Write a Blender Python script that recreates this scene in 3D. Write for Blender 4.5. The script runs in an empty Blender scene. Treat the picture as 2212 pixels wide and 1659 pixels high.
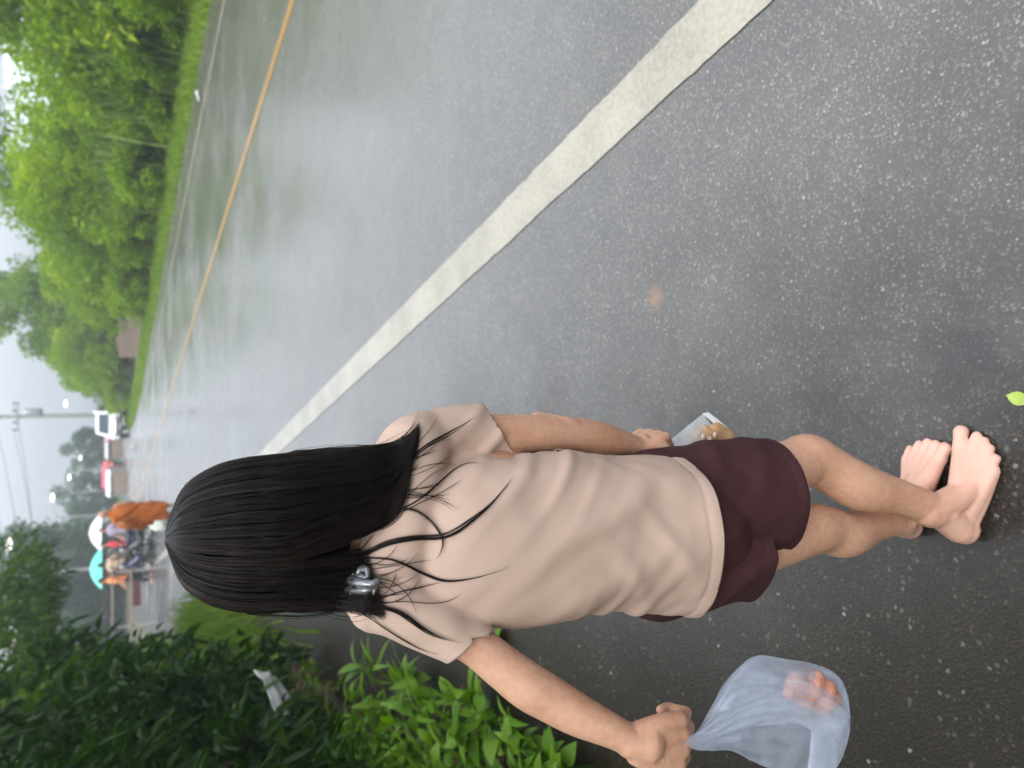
import bpy, bmesh, math, random
import numpy as np
from mathutils import Vector, Matrix
from mathutils.bvhtree import BVHTree

random.seed(7)
RNG = np.random.default_rng(11)
scene = bpy.context.scene
COL = scene.collection
R = math.radians

# ------------------------------------------------------------------ camera
CAM_H = 1.5
PITCH = R(28.05)
FPX = 1663.0          # focal length on a 2212 x 1659 picture
cF = np.array([0, math.cos(PITCH), -math.sin(PITCH)])
cU = np.array([0, math.sin(PITCH), math.cos(PITCH)])
cR = np.array([1.0, 0, 0])
cC = np.array([0, 0, CAM_H])
cd = bpy.data.cameras.new('camera')
cd.sensor_width = 36.0
cd.lens = 36.0 * FPX / 2212.0
cd.clip_start = 0.05
cd.clip_end = 3000
cd.dof.use_dof = True
cd.dof.focus_distance = 1.15
cd.dof.aperture_fstop = 4.2
cam = bpy.data.objects.new('camera', cd)
COL.objects.link(cam)
mx = Matrix.Identity(4)   # the phone was held upright: the picture's left side is up
for i, a in enumerate((-cU, cR, -cF)):
    for j in range(3):
        mx[j][i] = a[j]
mx.translation = Vector(cC)
cam.matrix_world = mx
scene.camera = cam

# ------------------------------------------------------------------ world, sun, exposure
SUN_EL, SUN_AZ = R(50), R(-165)
world = bpy.data.worlds.new('World')
scene.world = world
world.use_nodes = True
wn, wl = world.node_tree.nodes, world.node_tree.links
wn.clear()
sky = wn.new('ShaderNodeTexSky')
sky.sky_type = 'NISHITA'
sky.sun_disc = False
sky.sun_elevation = SUN_EL
sky.sun_rotation = SUN_AZ
sky.dust_density = 4.0
tc = wn.new('ShaderNodeTexCoord')
sep = wn.new('ShaderNodeSeparateXYZ')
wl.new(tc.outputs['Generated'], sep.inputs[0])
mr = wn.new('ShaderNodeMapRange')          # overcast sky: the zenith is brighter than the horizon
mr.inputs[1].default_value = 0.0
mr.inputs[2].default_value = 1.0
mr.inputs[3].default_value = 1.1
mr.inputs[4].default_value = 15.0
sq = wn.new('ShaderNodeMath'); sq.operation = 'POWER'; sq.inputs[1].default_value = 0.6
ab = wn.new('ShaderNodeMath'); ab.operation = 'MAXIMUM'; ab.inputs[1].default_value = 0.0
wl.new(sep.outputs[2], ab.inputs[0]); wl.new(ab.outputs[0], sq.inputs[0])
wl.new(sq.outputs[0], mr.inputs[0])
nz = wn.new('ShaderNodeTexNoise')
nz.inputs['Scale'].default_value = 2.2
nz.inputs['Detail'].default_value = 5
wl.new(tc.outputs['Generated'], nz.inputs['Vector'])
nm = wn.new('ShaderNodeMapRange')
nm.inputs[1].default_value = 0.3
nm.inputs[2].default_value = 0.7
nm.inputs[3].default_value = 0.9
nm.inputs[4].default_value = 1.1
wl.new(nz.outputs[0], nm.inputs[0])
mul = wn.new('ShaderNodeMath')
mul.operation = 'MULTIPLY'
wl.new(mr.outputs[0], mul.inputs[0])
wl.new(nm.outputs[0], mul.inputs[1])
cl = wn.new('ShaderNodeVectorMath')
cl.operation = 'SCALE'
cl.inputs[0].default_value = (0.925, 1.0, 1.09)
wl.new(mul.outputs[0], cl.inputs[3])
mixs = wn.new('ShaderNodeMix')
mixs.data_type = 'RGBA'
mixs.inputs[0].default_value = 0.94
wl.new(sky.outputs[0], mixs.inputs[6])
wl.new(cl.outputs[0], mixs.inputs[7])
bg = wn.new('ShaderNodeBackground')
bg.inputs[1].default_value = 0.1
wl.new(mixs.outputs[2], bg.inputs[0])
wo = wn.new('ShaderNodeOutputWorld')
wl.new(bg.outputs[0], wo.inputs[0])

sd = bpy.data.lights.new('sun', 'SUN')
sd.energy = 1.3
sd.angle = R(40)
sd.color = (1.0, 0.97, 0.93)
sun = bpy.data.objects.new('sun', sd)
COL.objects.link(sun)
sdir = Vector((math.sin(SUN_AZ) * math.cos(SUN_EL), math.cos(SUN_AZ) * math.cos(SUN_EL), math.sin(SUN_EL)))
sun.rotation_euler = sdir.to_track_quat('Z', 'Y').to_euler()
sun.location = (0, 0, 30)

vs = scene.view_settings
vs.view_transform = 'Standard'
vs.look = 'None'
vs.exposure = 1.12
vs.gamma = 1.0
vs.use_curve_mapping = False
scene.cycles.max_bounces = 7
scene.cycles.transparent_max_bounces = 10
scene.cycles.caustics_reflective = False
scene.cycles.caustics_refractive = False

# ------------------------------------------------------------------ helpers
def ray(x, y):
    return cF + (1659 - y - 829.5) / FPX * cR - (x - 1106) / FPX * cU
def at(x, y, d):                   # the world point seen at x, y at the distance d ahead
    r = ray(x, y)
    return cC + r * (d / r[1])
def atz(x, y, z):                  # ... at the height z
    r = ray(x, y)
    return cC + r * ((z - CAM_H) / r[2])

RD = np.array([-0.25623589, 0.96661428])     # the road's direction
RN = np.array([0.96661428, 0.25623589])      # to its right
def bend(s):
    if s < 35: return 0.0
    if s < 120: return 0.00625 * (s - 35) ** 2
    return 0.00625 * 85 ** 2 + 2 * 0.00625 * 85 * (s - 120)
def road(s, t, z=0.0):
    q = RD * s + RN * (t + bend(s))
    return np.array([q[0], q[1], z])

def link(name, me, mats, parent=None):
    o = bpy.data.objects.new(name, me)
    COL.objects.link(o)
    if not isinstance(mats, (list, tuple)): mats = [mats]
    if me is not None and not me.materials:
        for m in mats: me.materials.append(m)
    if parent is not None: o.parent = parent
    return o
def mesh(verts, faces, smooth=False):
    me = bpy.data.meshes.new('m')
    v = np.asarray(verts, dtype=float).reshape(-1, 3)
    me.from_pydata(v.tolist(), [], [tuple(int(i) for i in f) for f in faces])
    if smooth:
        me.polygons.foreach_set('use_smooth', [True] * len(me.polygons))
    me.update()
    return me
def fast_mesh(v, f, smooth=False, var=None):   # numpy arrays, faces all of one size
    me = bpy.data.meshes.new('m')
    k = f.shape[1]
    me.vertices.add(len(v)); me.vertices.foreach_set('co', np.ascontiguousarray(v, dtype=np.float32).ravel())
    me.loops.add(f.size); me.loops.foreach_set('vertex_index', np.ascontiguousarray(f, dtype=np.int32).ravel())
    me.polygons.add(len(f))
    me.polygons.foreach_set('loop_start', np.arange(0, f.size, k, dtype=np.int32))
    if smooth: me.polygons.foreach_set('use_smooth', np.ones(len(f), dtype=bool))
    if var is not None:
        a = me.attributes.new('var', 'FLOAT', 'FACE')
        a.data.foreach_set('value', np.ascontiguousarray(var, dtype=np.float32))
    me.update(calc_edges=True)
    return me
def thing(o, label, cat, group=None):
    o['label'] = label; o['category'] = cat
    if group: o['group'] = group
    return o
def structure(o): o['kind'] = 'structure'; return o
def empty(name, loc, rz=0.0):
    o = bpy.data.objects.new(name, None)
    o.empty_display_size = 0.2
    COL.objects.link(o)
    o.location = Vector(loc); o.rotation_euler = (0, 0, rz)
    return o
def copy_tree(o, parent=None):
    c = o.copy(); COL.objects.link(c); c.parent = parent
    for ch in list(o.children): copy_tree(ch, c)
    return c

class MB:                         # collects simple shapes into one mesh
    def __init__(s): s.v = []; s.f = []
    def add(s, v, f):
        n = len(s.v)
        s.v += [tuple(map(float, p)) for p in v]
        s.f += [tuple(int(i) + n for i in q) for q in f]
        return s
    def box(s, c, d, rz=0.0, taper=1.0):
        c = np.array(c, float); x, y, z = np.array(d, float) / 2
        k = taper
        p = np.array([(-x, -y, -z), (x, -y, -z), (x, y, -z), (-x, y, -z), (-x*k, -y*k, z), (x*k, -y*k, z), (x*k, y*k, z), (-x*k, y*k, z)])
        ca, sa = math.cos(rz), math.sin(rz)
        q = np.stack([p[:, 0]*ca - p[:, 1]*sa, p[:, 0]*sa + p[:, 1]*ca, p[:, 2]], 1) + c
        return s.add(q, [(0, 3, 2, 1), (4, 5, 6, 7), (0, 1, 5, 4), (1, 2, 6, 5), (2, 3, 7, 6), (3, 0, 4, 7)])
    def tube(s, pts, rad, n=10, k=1, ref=None, round_ends=True):
        v, f = tube(pts, rad, n, k, ref, round_ends); return s.add(v, f)
    def build(s, name, m, parent=None, smooth=False, bevel=0.0):
        me = mesh(s.v, s.f, smooth)
        if bevel > 0:
            bm = bmesh.new(); bm.from_mesh(me)
            bmesh.ops.bevel(bm, geom=[e for e in bm.edges if e.calc_face_angle(0) > 0.6], offset=bevel, segments=2, affect='EDGES', clamp_overlap=True)
            bm.to_mesh(me); bm.free()
        return link(name, me, m, parent)

def catmull(P, k):
    P = np.asarray(P, float)
    if k <= 1 or len(P) < 3: return P
    Q = np.vstack([2*P[0] - P[1], P, 2*P[-1] - P[-2]])
    out = []
    for i in range(1, len(Q) - 2):
        for j in range(k):
            t = j / k
            a, b, c, d = Q[i-1], Q[i], Q[i+1], Q[i+2]
            out.append(0.5*((2*b) + (-a+c)*t + (2*a-5*b+4*c-d)*t*t + (-a+3*b-3*c+d)*t**3))
    out.append(Q[-2])
    return np.array(out)
def tube(pts, rad, n=14, k=4, ref=None, round_ends=True):
    """closed tube; rad = numbers or (across, through) pairs, 'across' lying along ref"""
    P = np.asarray(pts, float)
    rr = np.array([(r, r) if np.isscalar(r) else r for r in rad], float)
    A = catmull(np.hstack([P, rr]), k)
    P, rr = A[:, :3], np.maximum(A[:, 3:], 1e-4)
    T = np.gradient(P, axis=0)
    T /= np.linalg.norm(T, axis=1)[:, None] + 1e-12
    if ref is None:
        ref = np.array([1.0, 0, 0]) if abs(T[0][0]) < 0.8 else np.array([0, 1.0, 0])
    a0 = np.asarray(ref, float)
    rings = []
    for i in range(len(P)):
        a = a0 - T[i] * (a0 @ T[i]); a /= np.linalg.norm(a) + 1e-12
        b = np.cross(T[i], a)
        a0 = a if ref is None else a0
        rings.append((P[i], a, b, rr[i, 0], rr[i, 1]))
    full = []
    if round_ends:
        p, a, b, x, y = rings[0]; m = min(x, y)
        full.append((p - T[0]*m*0.75, a, b, x*0.55, y*0.55)); full.append((p - T[0]*m*0.42, a, b, x*0.86, y*0.86))
    full += rings
    if round_ends:
        p, a, b, x, y = rings[-1]; m = min(x, y)
        full.append((p + T[-1]*m*0.42, a, b, x*0.86, y*0.86)); full.append((p + T[-1]*m*0.75, a, b, x*0.55, y*0.55))
    th = np.arange(n) * 2*math.pi / n
    V = []
    for p, a, b, x, y in full:
        V.append(p + np.outer(np.cos(th)*x, a) + np.outer(np.sin(th)*y, b))
    V = np.vstack(V); F = []
    m = len(full)
    for i in range(m - 1):
        for j in range(n):
            j2 = (j + 1) % n
            F.append((i*n + j, i*n + j2, (i+1)*n + j2, (i+1)*n + j))
    F.append(tuple(range(n - 1, -1, -1)))
    F.append(tuple((m-1)*n + j for j in range(n)))
    return V, F
def ball(c, r, n=14):
    r = (r, r, r) if np.isscalar(r) else r
    V, F = [], []
    m = n // 2
    for i in range(1, m):
        ph = math.pi * i / m
        for j in range(n):
            t = 2*math.pi*j/n
            V.append((c[0] + r[0]*math.sin(ph)*math.cos(t), c[1] + r[1]*math.sin(ph)*math.sin(t), c[2] + r[2]*math.cos(ph)))
    for i in range(m - 2):
        for j in range(n):
            j2 = (j+1) % n
            F.append((i*n+j, (i+1)*n+j, (i+1)*n+j2, i*n+j2))
    V.append((c[0], c[1], c[2]+r[2])); V.append((c[0], c[1], c[2]-r[2]))
    for j in range(n):
        j2 = (j+1) % n
        F.append((len(V)-2, j, j2)); F.append((len(V)-1, (m-2)*n+j2, (m-2)*n+j))
    return V, F
def fused(mb, voxel, smooth=4, factor=0.5):     # melts the shapes of an MB into one continuous skin
    me = mesh(mb.v, mb.f)
    o = bpy.data.objects.new('tmp', me); COL.objects.link(o)
    md = o.modifiers.new('r', 'REMESH'); md.mode = 'VOXEL'; md.voxel_size = voxel; md.use_smooth_shade = True
    if smooth:
        sm = o.modifiers.new('s', 'SMOOTH'); sm.iterations = smooth; sm.factor = factor
    dg = bpy.context.evaluated_depsgraph_get()
    res = bpy.data.meshes.new_from_object(o.evaluated_get(dg), depsgraph=dg)
    bpy.data.objects.remove(o); bpy.data.meshes.remove(me)
    res.polygons.foreach_set('use_smooth', np.ones(len(res.polygons), dtype=bool))
    return res
def get_co(me):
    a = np.empty(len(me.vertices)*3, dtype=np.float32); me.vertices.foreach_get('co', a); return a.reshape(-1, 3).astype(float)
def set_co(me, co):
    me.vertices.foreach_set('co', np.ascontiguousarray(co, dtype=np.float32).ravel()); me.update()
def get_no(me):
    a = np.empty(len(me.vertices)*3, dtype=np.float32); me.vertex_normals.foreach_get('vector', a); return a.reshape(-1, 3).astype(float)
def wav(co, freq, seed, n=7):                   # smooth pseudo noise in -1..1; freq per axis
    g = np.random.default_rng(seed); out = np.zeros(len(co))
    for i in range(n):
        k = g.normal(size=3) * np.asarray(freq)
        w = g.uniform(0, 6.28)
        out += np.sin(co @ k + w + 1.3*np.sin(co @ (g.normal(size=3)*np.asarray(freq)*0.6) + w*2))
    return out / n * 1.6

# ------------------------------------------------------------------ materials
def new_mat(name):
    m = bpy.data.materials.new(name); m.use_nodes = True
    nt = m.node_tree
    b = nt.nodes['Principled BSDF']
    return m, nt.nodes, nt.links, b
def sock(b, k, v):
    if k in b.inputs: b.inputs[k].default_value = v
def rgb(c): return (c[0], c[1], c[2], 1.0)
def ramp(N, stops):
    r = N.new('ShaderNodeValToRGB')
    while len(r.color_ramp.elements) < len(stops): r.color_ramp.elements.new(0.5)
    for e, (p, c) in zip(r.color_ramp.elements, stops):
        e.position = p; e.color = rgb(c)
    return r
def mat(name, c1, c2=None, scale=8.0, rough=0.6, bump=0.0, bscale=40.0, metal=0.0, coat=0.0, sss=0.0, emit=None, spec=0.5, detail=4):
    m, N, L, b = new_mat(name)
    c2 = c2 or tuple(x*0.8 for x in c1)
    t = N.new('ShaderNodeTexCoord')
    n = N.new('ShaderNodeTexNoise'); n.inputs['Scale'].default_value = scale; n.inputs['Detail'].default_value = detail
    L.new(t.outputs['Object'], n.inputs['Vector'])
    r = ramp(N, [(0.3, c2), (0.7, c1)])
    L.new(n.outputs[0], r.inputs[0]); L.new(r.outputs[0], b.inputs['Base Color'])
    sock(b, 'Roughness', rough); sock(b, 'Metallic', metal); sock(b, 'Coat Weight', coat); sock(b, 'Specular IOR Level', spec)
    if sss:
        sock(b, 'Subsurface Weight', sss); b.inputs['Subsurface Radius'].default_value = (0.012, 0.005, 0.003); sock(b, 'Subsurface Scale', 1.0)
    if bump:
        n2 = N.new('ShaderNodeTexNoise'); n2.inputs['Scale'].default_value = bscale; n2.inputs['Detail'].default_value = 5
        L.new(t.outputs['Object'], n2.inputs['Vector'])
        bp = N.new('ShaderNodeBump'); bp.inputs['Strength'].default_value = bump; bp.inputs['Distance'].default_value = 0.01
        L.new(n2.outputs[0], bp.inputs['Height']); L.new(bp.outputs[0], b.inputs['Normal'])
    if emit:
        b.inputs['Emission Color'].default_value = rgb(emit[0]); b.inputs['Emission Strength'].default_value = emit[1]
    return m
def leaf_mat(name, dark, mid, light, rough=0.42, trans=0.35):
    m, N, L, b = new_mat(name)
    a = N.new('ShaderNodeAttribute'); a.attribute_name = 'var'
    oi = N.new('ShaderNodeObjectInfo')
    ad = N.new('ShaderNodeMath'); ad.operation = 'MULTIPLY_ADD'; ad.inputs[1].default_value = 0.22; 
    L.new(oi.outputs['Random'], ad.inputs[0]); L.new(a.outputs['Fac'], ad.inputs[2])
    r = ramp(N, [(0.08, dark), (0.55, mid), (1.0, light)])
    L.new(ad.outputs[0], r.inputs[0]); L.new(r.outputs[0], b.inputs['Base Color'])
    sock(b, 'Roughness', rough); sock(b, 'Specular IOR Level', 0.22)
    tr = N.new('ShaderNodeBsdfTranslucent')
    hs = N.new('ShaderNodeHueSaturation'); hs.inputs['Value'].default_value = 1.5; hs.inputs['Saturation'].default_value = 1.1
    L.new(r.outputs[0], hs.inputs['Color']); L.new(hs.outputs[0], tr.inputs[0])
    mx_ = N.new('ShaderNodeMixShader'); mx_.inputs[0].default_value = trans
    L.new(b.outputs[0], mx_.inputs[1]); L.new(tr.outputs[0], mx_.inputs[2])
    L.new(mx_.outputs[0], N['Material Output'].inputs[0])
    return m

def asphalt_mat():
    m, N, L, b = new_mat('wet_asphalt')
    t = N.new('ShaderNodeTexCoord')
    P = t.outputs['Object']
    def noise(sc, det=5, ro=0.6):
        n = N.new('ShaderNodeTexNoise'); n.inputs['Scale'].default_value = sc; n.inputs['Detail'].default_value = det; n.inputs['Roughness'].default_value = ro
        L.new(P, n.inputs['Vector']); return n.outputs[0]
    n1 = noise(150, 6, 0.7); n2 = noise(0.9, 5); n4 = noise(9.0, 4)
    wn_ = N.new('ShaderNodeTexNoise'); wn_.inputs['Scale'].default_value = 170; wn_.inputs['Detail'].default_value = 2
    L.new(P, wn_.inputs['Vector'])
    Pw = N.new('ShaderNodeMix'); Pw.data_type = 'VECTOR'; Pw.inputs[0].default_value = 0.010
    L.new(P, Pw.inputs[4]); L.new(wn_.outputs[1], Pw.inputs[5])
    def stones(scale, stops, lo, hi):
        v = N.new('ShaderNodeTexVoronoi'); v.inputs['Scale'].default_value = scale
        L.new(Pw.outputs[1], v.inputs['Vector'])
        d = N.new('ShaderNodeMapRange'); d.inputs[1].default_value = lo; d.inputs[2].default_value = hi; d.inputs[3].default_value = 1; d.inputs[4].default_value = 0
        L.new(v.outputs['Distance'], d.inputs[0])
        q = N.new('ShaderNodeSeparateColor'); L.new(v.outputs['Color'], q.inputs[0])
        r = ramp(N, stops); L.new(q.outputs[0], r.inputs[0])
        return d.outputs[0], r.outputs[0], v.outputs['Distance'], q
    binder = ramp(N, [(0.30, (0.016, 0.014, 0.012)), (0.52, (0.034, 0.030, 0.026)), (0.75, (0.060, 0.055, 0.048))])
    mm = N.new('ShaderNodeMix'); mm.inputs[0].default_value = 0.5
    L.new(n1, mm.inputs[2]); L.new(n2, mm.inputs[3]); L.new(mm.outputs[0], binder.inputs[0])
    f1, col1, dist1, q1 = stones(125, [(0.0, (0.028, 0.025, 0.020)), (0.45, (0.052, 0.046, 0.039)), (0.80, (0.080, 0.072, 0.060)), (0.94, (0.100, 0.090, 0.076)), (1.0, (0.155, 0.145, 0.125))], 0.28, 0.55)
    f2, col2, dist2, q2 = stones(62, [(0.0, (0.035, 0.03, 0.024)), (0.7, (0.075, 0.064, 0.052)), (0.94, (0.11, 0.098, 0.08)), (1.0, (0.22, 0.205, 0.18))], 0.20, 0.36)
    kp = N.new('ShaderNodeMath'); kp.operation = 'GREATER_THAN'; kp.inputs[1].default_value = 0.80; L.new(q2.outputs[1], kp.inputs[0])
    k2 = N.new('ShaderNodeMath'); k2.operation = 'MULTIPLY'; L.new(kp.outputs[0], k2.inputs[0]); L.new(f2, k2.inputs[1])
    c1 = N.new('ShaderNodeMix'); c1.data_type = 'RGBA'
    L.new(f1, c1.inputs[0]); L.new(binder.outputs[0], c1.inputs[6]); L.new(col1, c1.inputs[7])
    c2 = N.new('ShaderNodeMix'); c2.data_type = 'RGBA'
    L.new(k2.outputs[0], c2.inputs[0]); L.new(col2, c2.inputs[7])
    # a rusty blotch on the lane
    sp = atz(1415, 640, 0)
    ds = N.new('ShaderNodeVectorMath'); ds.operation = 'DISTANCE'; ds.inputs[1].default_value = (sp[0], sp[1], 0)
    L.new(P, ds.inputs[0])
    nn = N.new('ShaderNodeMath'); nn.operation = 'MULTIPLY_ADD'; nn.inputs[1].default_value = 0.05
    L.new(noise(35, 4), nn.inputs[0]); L.new(ds.outputs['Value'], nn.inputs[2])
    st = N.new('ShaderNodeMapRange'); st.inputs[1].default_value = 0.028; st.inputs[2].default_value = 0.075; st.inputs[3].default_value = 0.55; st.inputs[4].default_value = 0
    L.new(nn.outputs[0], st.inputs[0])
    c3 = N.new('ShaderNodeMix'); c3.data_type = 'RGBA'; c3.inputs[7].default_value = (0.20, 0.10, 0.035, 1)
    L.new(st.outputs[0], c3.inputs[0]); L.new(c1.outputs[2], c3.inputs[6])
    # margin colour holds painted tree shade and damp soil, thinning out towards the lane
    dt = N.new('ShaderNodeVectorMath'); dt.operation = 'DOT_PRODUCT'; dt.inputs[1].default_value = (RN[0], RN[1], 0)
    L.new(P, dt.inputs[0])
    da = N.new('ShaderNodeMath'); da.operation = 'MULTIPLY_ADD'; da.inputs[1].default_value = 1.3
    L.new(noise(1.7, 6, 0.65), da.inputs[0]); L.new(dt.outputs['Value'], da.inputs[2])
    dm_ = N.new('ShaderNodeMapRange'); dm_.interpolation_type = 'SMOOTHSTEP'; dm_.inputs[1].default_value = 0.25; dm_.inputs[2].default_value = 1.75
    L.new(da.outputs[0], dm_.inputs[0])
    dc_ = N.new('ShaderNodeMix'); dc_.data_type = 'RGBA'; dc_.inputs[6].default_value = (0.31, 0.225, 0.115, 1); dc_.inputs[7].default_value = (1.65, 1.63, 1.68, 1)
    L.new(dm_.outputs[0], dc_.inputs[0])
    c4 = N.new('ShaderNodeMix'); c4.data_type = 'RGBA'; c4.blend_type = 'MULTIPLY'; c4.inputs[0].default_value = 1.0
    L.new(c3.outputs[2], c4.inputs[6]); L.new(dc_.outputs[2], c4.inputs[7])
    pt = N.new('ShaderNodeMapRange'); pt.inputs[1].default_value = 0.3; pt.inputs[2].default_value = 0.7; pt.inputs[3].default_value = 0.72; pt.inputs[4].default_value = 1.25
    pn = N.new('ShaderNodeMix'); pn.inputs[0].default_value = 0.4; L.new(noise(2.6, 6, 0.7), pn.inputs[2]); L.new(n4, pn.inputs[3]); L.new(pn.outputs[0], pt.inputs[0])
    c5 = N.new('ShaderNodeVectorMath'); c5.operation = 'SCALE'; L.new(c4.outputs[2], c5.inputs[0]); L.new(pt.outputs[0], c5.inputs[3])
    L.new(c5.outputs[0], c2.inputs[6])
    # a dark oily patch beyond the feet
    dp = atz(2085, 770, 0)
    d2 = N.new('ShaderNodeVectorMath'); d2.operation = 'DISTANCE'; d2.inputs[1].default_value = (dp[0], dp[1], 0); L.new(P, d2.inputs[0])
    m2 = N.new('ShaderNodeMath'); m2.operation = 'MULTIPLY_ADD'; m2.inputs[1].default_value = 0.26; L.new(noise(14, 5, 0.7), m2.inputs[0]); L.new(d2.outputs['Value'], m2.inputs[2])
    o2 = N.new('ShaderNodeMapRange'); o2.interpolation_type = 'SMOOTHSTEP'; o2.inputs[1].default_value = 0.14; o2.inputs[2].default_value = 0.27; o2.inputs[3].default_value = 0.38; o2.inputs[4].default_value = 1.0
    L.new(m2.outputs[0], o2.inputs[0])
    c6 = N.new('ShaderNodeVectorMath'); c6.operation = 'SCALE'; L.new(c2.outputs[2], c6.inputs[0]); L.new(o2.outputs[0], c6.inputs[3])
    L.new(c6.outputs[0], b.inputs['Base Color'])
    # wetness: the film of water smooths it in broad patches
    n3 = noise(0.55, 4)
    sock(b, 'Roughness', 0.5); sock(b, 'Specular IOR Level', 0.3)
    sock(b, 'Coat Weight', 1.0); sock(b, 'Coat IOR', 1.5)
    cr_ = N.new('ShaderNodeMapRange'); cr_.inputs[1].default_value = 0.35; cr_.inputs[2].default_value = 0.65; cr_.inputs[3].default_value = 0.13; cr_.inputs[4].default_value = 0.30
    L.new(n3, cr_.inputs[0]); L.new(cr_.outputs[0], b.inputs['Coat Roughness'])
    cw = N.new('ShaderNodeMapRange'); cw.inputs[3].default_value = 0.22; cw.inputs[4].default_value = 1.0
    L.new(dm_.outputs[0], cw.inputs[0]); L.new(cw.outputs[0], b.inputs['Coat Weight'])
    h = N.new('ShaderNodeMath'); h.operation = 'MULTIPLY_ADD'; h.inputs[1].default_value = -0.9
    L.new(dist1, h.inputs[0]); L.new(n1, h.inputs[2])
    bp = N.new('ShaderNodeBump'); bp.inputs['Strength'].default_value = 0.36; bp.inputs['Distance'].default_value = 0.004
    L.new(h.outputs[0], bp.inputs['Height']); L.new(bp.outputs[0], b.inputs['Normal'])
    cb = N.new('ShaderNodeBump'); cb.inputs['Strength'].default_value = 0.09; cb.inputs['Distance'].default_value = 0.002
    L.new(h.outputs[0], cb.inputs['Height']); L.new(cb.outputs[0], b.inputs['Coat Normal'])
    return m
def paint_mat(name, c1, c2, rough=0.45):
    m, N, L, b = new_mat(name)
    t = N.new('ShaderNodeTexCoord')
    def noise(sc, det=5):
        n = N.new('ShaderNodeTexNoise'); n.inputs['Scale'].default_value = sc; n.inputs['Detail'].default_value = det
        L.new(t.outputs['Object'], n.inputs['Vector']); return n.outputs[0]
    a = N.new('ShaderNodeMix'); a.inputs[0].default_value = 0.45
    L.new(noise(3.0), a.inputs[2]); L.new(noise(60, 6), a.inputs[3])
    r = ramp(N, [(0.3, c2), (0.6, c1)])
    L.new(a.outputs[0], r.inputs[0]); L.new(r.outputs[0], b.inputs['Base Color'])
    sock(b, 'Roughness', rough); sock(b, 'Specular IOR Level', 0.15); sock(b, 'Coat Weight', 1.0); sock(b, 'Coat IOR', 1.36); sock(b, 'Coat Roughness', 0.25)
    bp = N.new('ShaderNodeBump'); bp.inputs['Strength'].default_value = 0.35; bp.inputs['Distance'].default_value = 0.002
    L.new(noise(110, 4), bp.inputs['Height']); L.new(bp.outputs[0], b.inputs['Normal'])
    return m

M = {}
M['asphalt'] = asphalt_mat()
M['white_paint'] = paint_mat('worn_white_paint', (0.31, 0.28, 0.22), (0.175, 0.155, 0.12))
M['yellow_paint'] = paint_mat('worn_yellow_paint', (0.34, 0.16, 0.024), (0.22, 0.11, 0.025))
M['soil'] = mat('verge_soil', (0.075, 0.085, 0.03), (0.05, 0.04, 0.022), scale=2.5, rough=0.85, bump=0.6, bscale=12)
M['leaf_bright'] = leaf_mat('bright_leaf', (0.060, 0.125, 0.005), (0.185, 0.300, 0.011), (0.36, 0.43, 0.022), rough=0.5, trans=0.42)
M['leaf_mid'] = leaf_mat('mid_leaf', (0.040, 0.095, 0.005), (0.125, 0.225, 0.010), (0.26, 0.34, 0.020), rough=0.5, trans=0.4)
M['leaf_dark'] = leaf_mat('dark_leaf', (0.006, 0.022, 0.003), (0.018, 0.050, 0.005), (0.065, 0.125, 0.010), rough=0.5, trans=0.3)
M['leaf_shade'] = leaf_mat('deep_green_leaf', (0.016, 0.048, 0.004), (0.052, 0.110, 0.008), (0.14, 0.21, 0.015), rough=0.5, trans=0.38)
M['leaf_blue'] = leaf_mat('bluish_leaf', (0.025, 0.055, 0.025), (0.060, 0.110, 0.045), (0.12, 0.18, 0.07))
M['weed'] = leaf_mat('weed_leaf', (0.030, 0.080, 0.006), (0.080, 0.175, 0.012), (0.20, 0.32, 0.024), rough=0.45)
M['grass'] = leaf_mat('grass_blade', (0.060, 0.12, 0.010), (0.13, 0.22, 0.022), (0.26, 0.34, 0.045), rough=0.5)
M['dry'] = mat('dry_litter', (0.20, 0.12, 0.06), (0.10, 0.06, 0.03), rough=0.8)
M['bark'] = mat('bark', (0.16, 0.13, 0.10), (0.08, 0.065, 0.05), scale=14, rough=0.85, bump=0.6)
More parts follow.
